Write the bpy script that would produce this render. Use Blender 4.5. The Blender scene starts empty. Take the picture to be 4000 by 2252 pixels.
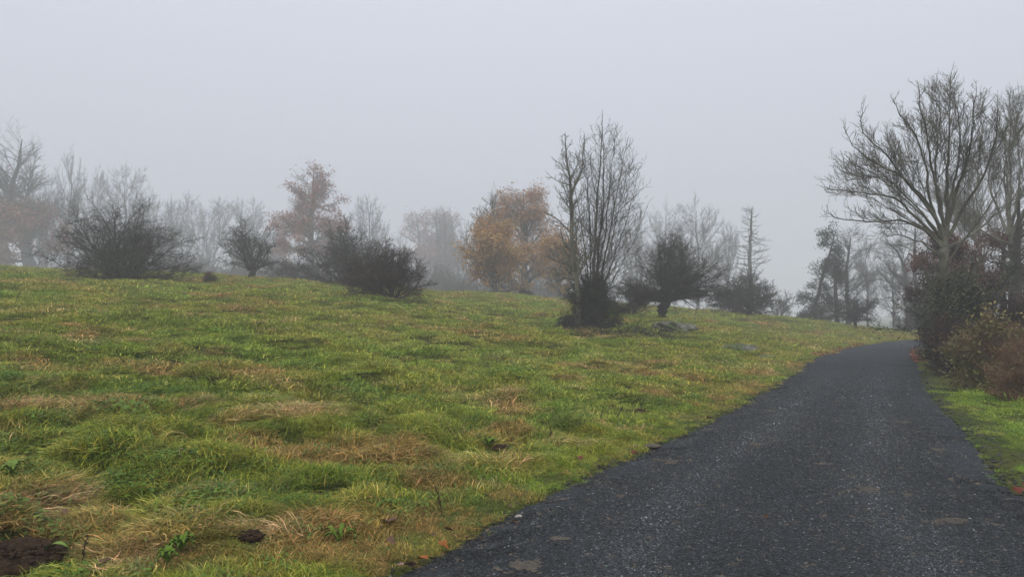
import bpy, math, time
import numpy as np
from mathutils import Vector

T0 = time.time()
scene = bpy.context.scene
COL = scene.collection

# ------------------------------------------------------------------ camera, world, sun, exposure
CAM_Z = 1.62
F = 745.0                      # focal length in pixels of a 1024 px wide frame
PITCH = math.atan(22.0 / F)
cam_data = bpy.data.cameras.new('camera')
cam_data.sensor_width = 36.0
cam_data.lens = 36.0 * F / 1024.0
cam_data.clip_start = 0.05
cam_data.clip_end = 3000.0
cam = bpy.data.objects.new('camera', cam_data)
cam.location = (0, 0, CAM_Z)
cam.rotation_euler = (math.pi / 2 + PITCH, 0, 0)
COL.objects.link(cam)
scene.camera = cam

SUN_EL, SUN_AZ = math.radians(50), math.radians(200)
world = bpy.data.worlds.new('World')
scene.world = world
world.use_nodes = True
wn, wl = world.node_tree.nodes, world.node_tree.links
wn.clear()
w_out = wn.new('ShaderNodeOutputWorld')
w_bg = wn.new('ShaderNodeBackground')
w_sky = wn.new('ShaderNodeTexSky')
w_sky.sky_type = 'NISHITA'
w_sky.sun_disc = False
w_sky.sun_elevation = SUN_EL
w_sky.sun_rotation = SUN_AZ
w_hs = wn.new('ShaderNodeHueSaturation')
w_hs.inputs['Saturation'].default_value = 0.12
w_tc = wn.new('ShaderNodeTexCoord')
w_sep = wn.new('ShaderNodeSeparateXYZ')
w_ramp = wn.new('ShaderNodeValToRGB')          # overcast layer: brighter towards the zenith, as real overcast is
w_ramp.color_ramp.elements[0].position = 0.0
w_ramp.color_ramp.elements[0].color = (5.8, 6.2, 7.2, 1)
w_ramp.color_ramp.elements[1].position = 1.0
w_ramp.color_ramp.elements[1].color = (12.4, 13.0, 14.6, 1)
w_mix = wn.new('ShaderNodeMix')
w_mix.data_type = 'RGBA'
w_mix.inputs[0].default_value = 0.93
wl.new(w_sky.outputs['Color'], w_hs.inputs['Color'])
wl.new(w_tc.outputs['Generated'], w_sep.inputs[0])
wl.new(w_sep.outputs['Z'], w_ramp.inputs[0])
wl.new(w_hs.outputs[0], w_mix.inputs[6])
wl.new(w_ramp.outputs[0], w_mix.inputs[7])
wl.new(w_mix.outputs[2], w_bg.inputs['Color'])
w_bg.inputs['Strength'].default_value = 0.089
wl.new(w_bg.outputs[0], w_out.inputs['Surface'])

sun_data = bpy.data.lights.new('sun', 'SUN')
sun_data.energy = 1.5
sun_data.angle = math.radians(70)
sun_data.color = (1.0, 0.97, 0.92)
sun = bpy.data.objects.new('sun', sun_data)
sun.rotation_euler = (math.pi / 2 - SUN_EL, 0, math.pi - SUN_AZ)
COL.objects.link(sun)

scene.view_settings.view_transform = 'Standard'
scene.view_settings.look = 'None'
scene.view_settings.gamma = 1.0
scene.view_settings.use_curve_mapping = False
scene.view_settings.exposure = 0.0
scene.render.engine = 'CYCLES'
cy = scene.cycles
cy.use_denoising = True
cy.max_bounces = 6
cy.diffuse_bounces = 3
cy.glossy_bounces = 2
cy.transmission_bounces = 3
cy.volume_bounces = 3
cy.transparent_max_bounces = 8
cy.caustics_reflective = False
cy.caustics_refractive = False
cy.use_adaptive_sampling = True
cy.adaptive_threshold = 0.02
FOG = 0.0034

# ------------------------------------------------------------------ small helpers
K = 2.5146                      # photograph zoomed to 2575 px -> 1024 px


def ray(X, Y):
    a = (X / K - 512) / F
    b = (288 - Y / K) / F
    dy = math.cos(PITCH) - b * math.sin(PITCH)
    return a / dy, (math.sin(PITCH) + b * math.cos(PITCH)) / dy


def W(X, Y, d):
    "world point seen at zoomed pixel X, Y at distance d along +y"
    a, b = ray(X, Y)
    return np.array([a * d, d, CAM_Z + b * d])


def _hash(ix, iy, s):
    h = (ix.astype(np.int64) * 374761393 + iy.astype(np.int64) * 668265263 + s * 1442695041) & 0xFFFFFFFF
    h = ((h ^ (h >> 13)) * 1274126177) & 0xFFFFFFFF
    h = h ^ (h >> 16)
    return (h & 0xFFFF) / 65535.0


def vnoise(x, y, s=0):
    x = np.asarray(x, float); y = np.asarray(y, float)
    ix, iy = np.floor(x), np.floor(y)
    fx, fy = x - ix, y - iy
    fx = fx * fx * (3 - 2 * fx); fy = fy * fy * (3 - 2 * fy)
    a = _hash(ix, iy, s); b = _hash(ix + 1, iy, s); c = _hash(ix, iy + 1, s); d = _hash(ix + 1, iy + 1, s)
    return (a * (1 - fx) + b * fx) * (1 - fy) + (c * (1 - fx) + d * fx) * fy


def fbm(x, y, s=0, o=4):
    v, a, t = 0, 1.0, 0
    for i in range(o):
        v = v + a * vnoise(x * 2 ** i, y * 2 ** i, s + 17 * i)
        t += a
        a *= 0.5
    return v / t


def sstep(a, b, x):
    t = np.clip((x - a) / (b - a), 0, 1)
    return t * t * (3 - 2 * t)


def mesh_np(name, verts, faces, smooth=True):
    "faces: (n,k) array, or list of such arrays"
    if not isinstance(faces, list):
        faces = [faces]
    faces = [f for f in faces if len(f)]
    me = bpy.data.meshes.new(name)
    verts = np.asarray(verts, np.float32)
    me.vertices.add(len(verts))
    me.vertices.foreach_set('co', verts.ravel())
    li = np.concatenate([f.ravel() for f in faces]).astype(np.int32)
    cnt = np.concatenate([np.full(len(f), f.shape[1]) for f in faces])
    me.loops.add(len(li))
    me.loops.foreach_set('vertex_index', li)
    me.polygons.add(len(cnt))
    st = np.concatenate([[0], np.cumsum(cnt)[:-1]]).astype(np.int32)
    me.polygons.foreach_set('loop_start', st)
    if smooth:
        me.polygons.foreach_set('use_smooth', np.ones(len(cnt), bool))
    me.update(calc_edges=True)
    return me


def obj(name, me, mat=None, parent=None, loc=None, kind=None):
    o = bpy.data.objects.new(name, me)
    COL.objects.link(o)
    if mat is not None and me is not None and len(me.materials) == 0:
        me.materials.append(mat)
    if parent is not None:
        o.parent = parent
    if loc is not None:
        o.location = loc
    if kind:
        o['kind'] = kind
    return o


def tag(o, label, cat, group=None):
    o['label'] = label
    o['category'] = cat
    if group:
        o['group'] = group
    return o


def thing(name, label, cat, loc=(0, 0, 0), group=None, rz=0.0):
    o = bpy.data.objects.new(name, None)
    o.empty_display_size = 0.2
    COL.objects.link(o)
    o.location = loc
    o.rotation_euler = (0, 0, rz)
    return tag(o, label, cat, group)


def add_attr(me, name, typ, dom, data):
    a = me.attributes.new(name, typ, dom)
    key = {'FLOAT': 'value', 'INT': 'value', 'FLOAT_VECTOR': 'vector', 'FLOAT_COLOR': 'color'}[typ]
    a.data.foreach_set(key, np.asarray(data, np.int32 if typ == 'INT' else np.float32).ravel())


# ------------------------------------------------------------------ materials
def new_mat(name):
    m = bpy.data.materials.new(name)
    m.use_nodes = True
    n, l = m.node_tree.nodes, m.node_tree.links
    b = n['Principled BSDF']
    return m, n, l, b


def nz(n, l, scale, detail=4, rough=0.6, coord='Object', dist=0.0):
    tc = n.new('ShaderNodeTexCoord')
    t = n.new('ShaderNodeTexNoise')
    t.inputs['Scale'].default_value = scale
    t.inputs['Detail'].default_value = detail
    t.inputs['Roughness'].default_value = rough
    t.inputs['Distortion'].default_value = dist
    l.new(tc.outputs[coord], t.inputs['Vector'])
    return t


def ramp(n, l, src, stops):
    r = n.new('ShaderNodeValToRGB')
    e = r.color_ramp.elements
    while len(e) < len(stops):
        e.new(0.5)
    for i, (p, c) in enumerate(stops):
        e[i].position = p
        e[i].color = (*c, 1)
    l.new(src, r.inputs[0])
    return r


def bump(n, l, b, src, strength, dist):
    bp = n.new('ShaderNodeBump')
    bp.inputs['Strength'].default_value = strength
    bp.inputs['Distance'].default_value = dist
    l.new(src, bp.inputs['Height'])
    l.new(bp.outputs[0], b.inputs['Normal'])
    return bp


def bark(name, c1, c2, c3, scale=3.0, rough=0.85):
    m, n, l, b = new_mat(name)
    t = nz(n, l, scale, 5, 0.7)
    r = ramp(n, l, t.outputs[0], [(0.32, c1), (0.5, c2), (0.68, c3)])
    l.new(r.outputs[0], b.inputs['Base Color'])
    b.inputs['Roughness'].default_value = rough
    b.inputs['Specular IOR Level'].default_value = 0.25
    t2 = nz(n, l, scale * 12, 3, 0.7)
    bump(n, l, b, t2.outputs[0], 0.6, 0.02)
    return m


def leafmat(name, stops, trans=0.25, rough=0.6):
    "colour from per-leaf random attribute 'bl'"
    m, n, l, b = new_mat(name)
    at = n.new('ShaderNodeAttribute')
    at.attribute_name = 'bl'
    r = ramp(n, l, at.outputs['Fac'], stops)
    l.new(r.outputs[0], b.inputs['Base Color'])
    b.inputs['Roughness'].default_value = rough
    b.inputs['Specular IOR Level'].default_value = 0.3
    tr = n.new('ShaderNodeBsdfTranslucent')
    l.new(r.outputs[0], tr.inputs['Color'])
    mx = n.new('ShaderNodeMixShader')
    mx.inputs[0].default_value = trans
    l.new(b.outputs[0], mx.inputs[1])
    l.new(tr.outputs[0], mx.inputs[2])
    l.new(mx.outputs[0], n['Material Output'].inputs['Surface'])
    return m


M = {}
M['ash_bark'] = bark('ash_bark', (.06, .055, .043), (.13, .122, .092), (.21, .21, .15), 2.2)
M['grey_bark'] = bark('grey_bark', (.06, .058, .054), (.10, .098, .09), (.16, .155, .14), 1.2)
M['dark_bark'] = bark('dark_bark', (.018, .016, .013), (.034, .031, .024), (.055, .058, .034), 2.5)
M['thorn_bark'] = bark('thorn_bark', (.016, .014, .011), (.038, .033, .025), (.07, .068, .042), 2.0)
M['thorn_red'] = bark('thorn_red', (.022, .014, .013), (.045, .026, .024), (.05, .045, .03), 1.5)
M['stem_bark'] = bark('stem_bark', (.035, .03, .024), (.07, .063, .05), (.12, .12, .08), 2.5)
M['brown_stem'] = bark('brown_stem', (.12, .06, .035), (.20, .11, .065), (.27, .18, .11), 3)
M['beech_leaf'] = leafmat('beech_leaf', [(0, (.24, .09, .065)), (.5, (.36, .14, .095)), (1, (.42, .20, .14))])
M['far_red_leaf'] = leafmat('far_red_leaf', [(0, (.22, .08, .06)), (.5, (.34, .13, .095)), (1, (.40, .20, .15))])
M['orange_leaf'] = leafmat('orange_leaf', [(0, (.32, .17, .06)), (.45, (.48, .25, .08)), (.75, (.56, .32, .10)), (1, (.52, .37, .13))])
M['rust_leaf'] = leafmat('rust_leaf', [(0, (.36, .19, .10)), (.5, (.48, .26, .13)), (1, (.54, .33, .17))])
M['ivy_leaf'] = leafmat('ivy_leaf', [(0, (.02, .03, .015)), (.6, (.04, .055, .025)), (1, (.09, .10, .045))], 0.1, .6)
M['yew_leaf'] = leafmat('yew_leaf', [(0, (.02, .035, .02)), (.6, (.035, .055, .03)), (1, (.05, .075, .04))], 0.1, .7)
M['bramble_leaf'] = leafmat('bramble_leaf', [(0, (.10, .075, .025)), (.35, (.14, .14, .045)), (.7, (.22, .19, .06)), (1, (.34, .27, .09))])
M['honeysuckle_leaf'] = leafmat('honeysuckle_leaf', [(0, (.04, .06, .025)), (.5, (.09, .12, .05)), (1, (.17, .19, .09))])
M['dark_red_leaf'] = leafmat('dark_red_leaf', [(0, (.07, .028, .024)), (.5, (.13, .05, .04)), (1, (.20, .10, .07))])

# ------------------------------------------------------------------ road outline
LE = np.array([(-9, -9), (-5.6, -4), (-3.2, 0), (-1.45, 3), (-.76, 4.5), (-.42, 5.18), (-.03, 5.95), (.78, 7.4), (2.11, 9.6), (3.8, 12.6), (7.4, 19.5), (12.4, 28.7), (15.4, 33.6), (18.6, 38.7), (21.5, 42.3), (26, 45.8), (32, 48.3), (45, 50.4), (70, 51)], float)
RE = np.array([(-4, -10), (-1, -5), (1.9, 0), (3.6, 3), (4.25, 4.8), (4.45, 6), (4.62, 6.9), (5.0, 7.9), (6.2, 10.3), (7.7, 13.7), (10.0, 18.3), (13.1, 24.2), (15.6, 29.0), (17.6, 32.2), (24.0, 39.6), (28.4, 42.6), (34, 44.6), (45, 46.4), (70, 47)], float)


def catmull(P, per=10):
    P = np.vstack([2 * P[0] - P[1], P, 2 * P[-1] - P[-2]])
    out = []
    for i in range(1, len(P) - 2):
        p0, p1, p2, p3 = P[i - 1:i + 3]
        for t in np.linspace(0, 1, per, endpoint=False):
            out.append(0.5 * ((2 * p1) + (-p0 + p2) * t + (2 * p0 - 5 * p1 + 4 * p2 - p3) * t * t + (-p0 + 3 * p1 - 3 * p2 + p3) * t ** 3))
    out.append(P[-2])
    return np.array(out)


LEc, REc = catmull(LE, 10), catmull(RE, 10)
ROAD_POLY = np.vstack([catmull(LE, 4), catmull(RE, 4)[::-1]])


def road_sd(x, y):
    "signed distance to the road's outline, negative inside"
    x = np.asarray(x, float); y = np.asarray(y, float)
    sh = x.shape
    x = x.ravel(); y = y.ravel()
    best = np.full(x.shape, 1e9)
    inside = np.zeros(x.shape, bool)
    P = ROAD_POLY
    for i in range(len(P)):
        ax, ay = P[i]
        bx, by = P[(i + 1) % len(P)]
        ex, ey = bx - ax, by - ay
        t = np.clip(((x - ax) * ex + (y - ay) * ey) / (ex * ex + ey * ey + 1e-12), 0, 1)
        best = np.minimum(best, (x - ax - t * ex) ** 2 + (y - ay - t * ey) ** 2)
        c = ((ay > y) != (by > y)) & (x < (bx - ax) * (y - ay) / (by - ay + 1e-12) + ax)
        inside ^= c
    d = np.sqrt(best)
    return np.where(inside, -d, d).reshape(sh)


# ------------------------------------------------------------------ terrain: a smooth surface through surveyed points
ctrl = []
for X, Y, d in [(-250, 668, 38), (0, 681, 40), (150, 693, 39), (300, 707, 35), (500, 698, 42), (640, 704, 44), (780, 713, 45), (900, 724, 46),
                (1070, 736, 48), (1240, 744, 50), (1400, 755, 51), (1650, 791, 46), (1760, 795, 46), (1900, 803, 48), (2000, 808, 50), (2120, 820, 51), (2220, 832, 53), (2330, 838, 56),
                (1485, 833, 27), (1668, 806, 35), (1000, 758, 31), (1700, 832, 29), (1860, 884, 23)]:
    ctrl.append(W(X, Y, d))
for u, L in [(-.62, [(3.4, .08), (10, .72), (20, 1.8), (30, 2.85)]), (-.3, [(4, .05), (10, .45), (20, 1.30), (30, 2.25)]), (-.05, [(4, .0), (10, .2), (20, .72), (30, 1.35), (40, 2.0)])]:
    for d, z in L:
        ctrl.append((u * d, d, z))
for i, (x, y) in enumerate(LE):
    ctrl.append((x, y, 0.0 if y < 34 else -0.12))
for i, (x, y) in enumerate(RE):
    ctrl.append((x, y, -0.02 if y < 34 else -0.12))
ctrl += [(14, 22, .05), (10, 13, .0), (19, 27, .05), (9, 4, 0), (15, -8, -.1), (-15, -10, .9), (-40, 5, 3.3), (-45, 40, 5.0), (30, 30, .1), (45, 35, .2), (0, -25, -.1),
         (-75, 75, 5.2), (-45, 80, 4.4), (-18, 80, 3.0), (0, 80, 2.0), (20, 80, .4), (50, 80, -1.0), (80, 75, -1.5),
         (-100, 140, 5.0), (-40, 140, 3.0), (0, 140, 0.5), (50, 140, -2.5), (110, 130, -3)]
ctrl = np.array(ctrl, float)


def _tps(r2):
    return np.where(r2 > 1e-12, 0.5 * r2 * np.log(r2 + 1e-12), 0)


_n = len(ctrl)
_d2 = ((ctrl[:, None, :2] - ctrl[None, :, :2]) ** 2).sum(-1)
_A = np.zeros((_n + 3, _n + 3))
_A[:_n, :_n] = _tps(_d2) + np.eye(_n) * 0.8
_A[:_n, _n] = 1
_A[:_n, _n + 1:] = ctrl[:, :2]
_A[_n:, :_n] = _A[:_n, _n:].T
_w = np.linalg.solve(_A, np.concatenate([ctrl[:, 2], [0, 0, 0]]))


def hz0(x, y):
    "smooth terrain height"
    x = np.asarray(x, float); y = np.asarray(y, float)
    z = np.full(x.shape, _w[_n])
    z = z + _w[_n + 1] * x + _w[_n + 2] * y
    for i in range(_n):
        z += _w[i] * _tps((x - ctrl[i, 0]) ** 2 + (y - ctrl[i, 1]) ** 2)
    r = np.sqrt(x * x + (y - 20) ** 2)
    t = sstep(95, 190, r)
    return z * (1 - t) + (-3.0) * t


def hz(x, y):
    "terrain with hummocks, sunk a little under the road"
    x = np.asarray(x, float); y = np.asarray(y, float)
    z = hz0(x, y)
    sd = road_sd(x, y)
    k = sstep(0.1, 1.8, sd)
    hum = (fbm(x * 0.9, y * 0.9, 3, 3) - 0.5) * 0.40 + (vnoise(x * 2.6, y * 2.6, 9) - 0.5) * 0.20 + (fbm(x * .22, y * .22, 31, 2) - .5) * .35 * sstep(2, 8, sd)
    z = z + hum * k
    z = z - 0.07 * sstep(0.12, -0.25, sd)
    return z


def G(X, Y, dmin=2.0, dmax=140):
    "where the sight line through zoomed pixel X, Y meets the ground"
    a, b = ray(X, Y)
    d = np.geomspace(dmin, dmax, 1200)
    f = CAM_Z + b * d - hz0(a * d, d)
    i = np.argmax(f < 0) if (f < 0).any() else len(d) - 1
    dd = d[i]
    return np.array([a * dd, dd, float(hz(np.array([a * dd]), np.array([dd]))[0])])


def hz1(x, y):
    return float(hz(np.array([x]), np.array([y]))[0])


# ground sheet: fine near the camera, coarse far out
gx = np.sinh(np.linspace(-5.0, 5.0, 380)); gx = gx / gx[-1] * 600
gy = np.concatenate([-np.geomspace(600, 3, 40), np.linspace(-2.5, 3, 20)[0:], np.geomspace(3.2, 600, 280)])
GX, GY = np.meshgrid(gx + 2, gy)
GZ = hz(GX, GY)
nv = GX.shape
idx = np.arange(nv[0] * nv[1]).reshape(nv)
fc = np.stack([idx[:-1, :-1], idx[:-1, 1:], idx[1:, 1:], idx[1:, :-1]], -1).reshape(-1, 4)
me = mesh_np('ground', np.stack([GX, GY, GZ], -1).reshape(-1, 3), fc)
m, n, l, b = new_mat('turf_soil')
t1 = nz(n, l, 0.35, 5, .65)
t2 = nz(n, l, 9.0, 5, .75)
r1 = ramp(n, l, t1.outputs[0], [(.3, (.065, .105, .018)), (.5, (.10, .12, .025)), (.7, (.13, .12, .04))])
r2 = ramp(n, l, t2.outputs[0], [(.35, (.4, .37, .3)), (.65, (.9, .9, .85))])
mx = n.new('ShaderNodeMix'); mx.data_type = 'RGBA'; mx.blend_type = 'MULTIPLY'; mx.inputs[0].default_value = 1
l.new(r1.outputs[0], mx.inputs[6]); l.new(r2.outputs[0], mx.inputs[7])
l.new(mx.outputs[2], b.inputs['Base Color'])
b.inputs['Roughness'].default_value = .95
b.inputs['Specular IOR Level'].default_value = .1
bump(n, l, b, t2.outputs[0], 1.0, .05)
M['turf_soil'] = m
ground = obj('ground', me, m, kind='structure')

# ------------------------------------------------------------------ road
NA = 26
S = len(LEc)
tt = np.linspace(0, 1, NA)
# resample both edges densely along their length
def resample(P, n):
    s = np.concatenate([[0], np.cumsum(np.linalg.norm(np.diff(P, axis=0), axis=1))])
    return P, s
rows = []
RS = 6
Lf = np.concatenate([np.linspace(LEc[i], LEc[i + 1], RS, endpoint=False) for i in range(S - 1)])
Rf = np.concatenate([np.linspace(REc[i], REc[i + 1], RS, endpoint=False) for i in range(S - 1)])
wob = lambda P, s: (fbm(P[:, 0] * 2.2, P[:, 1] * 2.2, s, 3) - .5) * .20 + (vnoise(P[:, 0] * 9, P[:, 1] * 9, s + 5) - .5) * .15
Dn = (Rf - Lf); Wd = np.linalg.norm(Dn, axis=1, keepdims=True); Dn /= Wd
Lf2 = Lf - Dn * (0.10 + wob(Lf, 71))[:, None]
Rf2 = Rf + Dn * (0.16 + wob(Rf, 77) * 1.7)[:, None]
PX = Lf2[:, None, :] * (1 - tt[None, :, None]) + Rf2[:, None, :] * tt[None, :, None]
edge = np.minimum(tt, 1 - tt) * Wd / 1.0
def road_z(x, y, sd=None):
    x = np.atleast_1d(np.asarray(x, float)); y = np.atleast_1d(np.asarray(y, float))
    if sd is None:
        sd = road_sd(x, y)
    return hz0(x, y) + 0.018 - 0.05 * sstep(-.38, .12, sd) + (vnoise(x * 1.3, y * 1.3, 21) - .5) * .014


zz = road_z(PX[..., 0], PX[..., 1], np.where(edge < .02, .12, -edge.reshape(PX.shape[:2]) + .12))
sh = PX.shape[:2]
idx = np.arange(sh[0] * sh[1]).reshape(sh)
fc = np.stack([idx[:-1, :-1], idx[:-1, 1:], idx[1:, 1:], idx[1:, :-1]], -1).reshape(-1, 4)
me = mesh_np('road', np.concatenate([PX, zz[..., None]], -1).reshape(-1, 3), fc)
m, n, l, b = new_mat('asphalt_chippings')
tc = n.new('ShaderNodeTexCoord')
vo = n.new('ShaderNodeTexVoronoi'); vo.inputs['Scale'].default_value = 55; l.new(tc.outputs['Object'], vo.inputs['Vector'])
vsep = n.new('ShaderNodeSeparateColor'); l.new(vo.outputs['Color'], vsep.inputs[0])
r0 = ramp(n, l, vsep.outputs[0], [(.0, (.015, .017, .019)), (.7, (.031, .035, .038)), (.985, (.060, .068, .073)), (.997, (.22, .22, .22))])
tn = nz(n, l, .55, 4, .6)
r1 = ramp(n, l, tn.outputs[0], [(.3, (.75, .76, .77)), (.7, (1.25, 1.23, 1.2))])
mx = n.new('ShaderNodeMix'); mx.data_type = 'RGBA'; mx.blend_type = 'MULTIPLY'; mx.inputs[0].default_value = 1
l.new(r0.outputs[0], mx.inputs[6]); l.new(r1.outputs[0], mx.inputs[7])
l.new(mx.outputs[2], b.inputs['Base Color'])
b.inputs['Roughness'].default_value = .85
b.inputs['Specular IOR Level'].default_value = .18
bump(n, l, b, vo.outputs['Distance'], 1.0, .012)
M['asphalt'] = m
road = obj('road', me, m, kind='structure')




# ------------------------------------------------------------------ scatter: one object whose own mesh carries prototypes and points
def scatter(name, protos, pts, rot, scl, vid, tint, mat, label=None, cat=None, parent=None):
    """protos: list of (verts, faces(n,k), bl per vertex). pts (N,3), rot (N,3) euler, scl (N,), vid (N,) int, tint (N,3)"""
    V, Fs, BL, VID = [], {}, [], []
    off = 0
    for i, (v, f, bl) in enumerate(protos):
        V.append(v); BL.append(bl); VID.append(np.full(len(v), i))
        for ff in (f if isinstance(f, list) else [f]):
            Fs.setdefault(ff.shape[1], []).append(ff + off)
        off += len(v)
    N = len(pts)
    verts = np.vstack(V + [pts])
    faces = [np.vstack(x) for x in Fs.values()]
    me = mesh_np(name, verts, faces)
    npv = off
    add_attr(me, 'bl', 'FLOAT', 'POINT', np.concatenate(BL + [np.zeros(N)]))
    add_attr(me, 'variant', 'INT', 'POINT', np.concatenate(VID + [vid]))
    add_attr(me, 'is_point', 'FLOAT', 'POINT', np.concatenate([np.zeros(npv), np.ones(N)]))
    z3 = np.zeros((npv, 3))
    add_attr(me, 'rot', 'FLOAT_VECTOR', 'POINT', np.vstack([z3, rot]))
    add_attr(me, 'tint', 'FLOAT_VECTOR', 'POINT', np.vstack([z3, tint]))
    add_attr(me, 'scl', 'FLOAT', 'POINT', np.concatenate([np.zeros(npv), scl]))
    o = obj(name, me, mat, parent, kind='stuff')
    if label:
        tag(o, label, cat)
    ng = bpy.data.node_groups.new(name + '_scatter', 'GeometryNodeTree')
    ng.interface.new_socket('Geometry', in_out='INPUT', socket_type='NodeSocketGeometry')
    ng.interface.new_socket('Geometry', in_out='OUTPUT', socket_type='NodeSocketGeometry')
    nn, ll = ng.nodes, ng.links
    gi, go = nn.new('NodeGroupInput'), nn.new('NodeGroupOutput')

    def named(nm, dt):
        a = nn.new('GeometryNodeInputNamedAttribute'); a.data_type = dt
        a.inputs['Name'].default_value = nm
        return a.outputs['Attribute']
    sepg = nn.new('GeometryNodeSeparateGeometry'); sepg.domain = 'POINT'
    ll.new(gi.outputs[0], sepg.inputs[0])
    cmp_ = nn.new('FunctionNodeCompare'); cmp_.data_type = 'FLOAT'; cmp_.operation = 'GREATER_THAN'
    ll.new(named('is_point', 'FLOAT'), cmp_.inputs[0]); cmp_.inputs[1].default_value = .5
    ll.new(cmp_.outputs[0], sepg.inputs['Selection'])
    sp = nn.new('GeometryNodeSplitToInstances'); sp.domain = 'POINT'
    ll.new(sepg.outputs['Inverted'], sp.inputs[0]); ll.new(named('variant', 'INT'), sp.inputs['Group ID'])
    iop = nn.new('GeometryNodeInstanceOnPoints')
    ll.new(sepg.outputs['Selection'], iop.inputs['Points'])
    ll.new(sp.outputs['Instances'], iop.inputs['Instance'])
    iop.inputs['Pick Instance'].default_value = True
    ll.new(named('variant', 'INT'), iop.inputs['Instance Index'])
    e2r = nn.new('FunctionNodeEulerToRotation')
    ll.new(named('rot', 'FLOAT_VECTOR'), e2r.inputs[0]); ll.new(e2r.outputs[0], iop.inputs['Rotation'])
    ll.new(named('scl', 'FLOAT'), iop.inputs['Scale'])
    ll.new(iop.outputs[0], go.inputs[0])
    md = o.modifiers.new('scatter', 'NODES'); md.node_group = ng
    return o


# grass tuft prototypes --------------------------------------------------------
def blades(n, rad, lmin, lmax, width, el0, el1, droop, lean=0.0, lean_s=math.pi, segs=3, seed=0, curl=0.15):
    r = np.random.default_rng(seed)
    rr = rad * np.sqrt(r.random(n)); ph = r.random(n) * 2 * np.pi
    P = np.stack([rr * np.cos(ph), rr * np.sin(ph), np.full(n, -.012)], -1)
    az = lean + r.normal(0, 1, n) * lean_s
    el = np.radians(r.uniform(el0, el1, n))
    L = r.uniform(lmin, lmax, n)
    w = width * r.uniform(.6, 1.25, n)
    pts = [P]
    cur = P.copy()
    tw = r.normal(0, curl, n)
    for i in range(segs):
        d = np.stack([np.cos(el) * np.cos(az), np.cos(el) * np.sin(az), np.sin(el)], -1)
        cur = cur + d * (L / segs)[:, None]
        pts.append(cur.copy())
        el = el - np.radians(droop) * r.uniform(.6, 1.4, n) / segs
        az = az + tw
        el = np.maximum(el, np.where(cur[:, 2] < .03, np.radians(-4), np.radians(-60)))
    pts = np.stack(pts, 1)                                   # n, S+1, 3
    side = np.stack([-np.sin(az + r.normal(0, .5, n)), np.cos(az), r.normal(0, .35, n)], -1)
    side /= np.linalg.norm(side, axis=1, keepdims=True)
    prof = np.array([.8, 1.0, .75, .12]) if segs == 3 else np.array([.8, 1.0, .9, .6, .1])
    off = side[:, None, :] * (w[:, None] * prof[None, :])[..., None] * .5
    A, B = pts - off, pts + off
    V = np.stack([A, B], 2).reshape(-1, 3)                   # n,(S+1),2
    S1 = segs + 1
    base = (np.arange(n) * S1 * 2)[:, None] + (np.arange(segs) * 2)[None, :]
    Fq = np.stack([base, base + 1, base + 3, base + 2], -1).reshape(-1, 4)
    bl = np.repeat(r.random(n), S1 * 2)
    return V, Fq, bl


def herb(n, rad, size, seed, lob=6):
    "small rosette of roundish leaves on short stalks"
    r = np.random.default_rng(seed)
    V, Fq, BL = [], [], []
    off = 0
    for i in range(n):
        a = r.random() * 2 * np.pi; q = rad * math.sqrt(r.random())
        c = np.array([q * math.cos(a), q * math.sin(a), r.uniform(.02, .07)])
        s = size * r.uniform(.6, 1.3)
        nrm = np.array([r.normal(0, .35), r.normal(0, .35), 1]); nrm /= np.linalg.norm(nrm)
        u = np.cross(nrm, [math.cos(a), math.sin(a), 0]); u /= np.linalg.norm(u); v = np.cross(nrm, u)
        ang = np.arange(lob) / lob * 2 * np.pi
        rr = s * (1 + .28 * np.cos(ang * 3 + a)) * .5
        ring = c + (np.cos(ang) * rr)[:, None] * u + (np.sin(ang) * rr)[:, None] * v - np.array([0, 0, .006])
        V.append(ring); V.append(c[None])
        Fq.append(np.array([[off + k, off + (k + 1) % lob, off + lob] for k in range(lob)]))
        BL.append(np.full(lob + 1, r.uniform(0, .7)))
        off += lob + 1
    return np.vstack(V), np.vstack(Fq), np.concatenate(BL)


PROTO = []
for s in range(4):      # 0-3 short splayed turf
    PROTO.append(blades(54, .11, .04, .11, .005, 30, 85, 70, seed=10 + s))
for s in range(4):      # 4-7 long combed grass
    PROTO.append(blades(56, .12, .09, .18, .0046, 18, 62, 105, lean_s=.55, segs=4, seed=20 + s))
for s in range(2):      # 8-9 herb
    PROTO.append(herb(20, .12, .022, 30 + s))
for s in range(3):      # 10-12 tussock
    PROTO.append(blades(100, .10, .10, .21, .0046, 38, 85, 125, lean_s=1.3, segs=4, seed=40 + s))
for s in range(3):      # 13-15 laid flat, matted
    PROTO.append(blades(50, .14, .09, .24, .005, 4, 38, 38, lean_s=.4, segs=3, seed=50 + s, curl=.22))
for s in range(2):      # 16-17 wide low turf for far ground
    PROTO.append(blades(110, .24, .035, .085, .007, 15, 75, 80, lean_s=2.0, segs=3, seed=60 + s))

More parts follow.
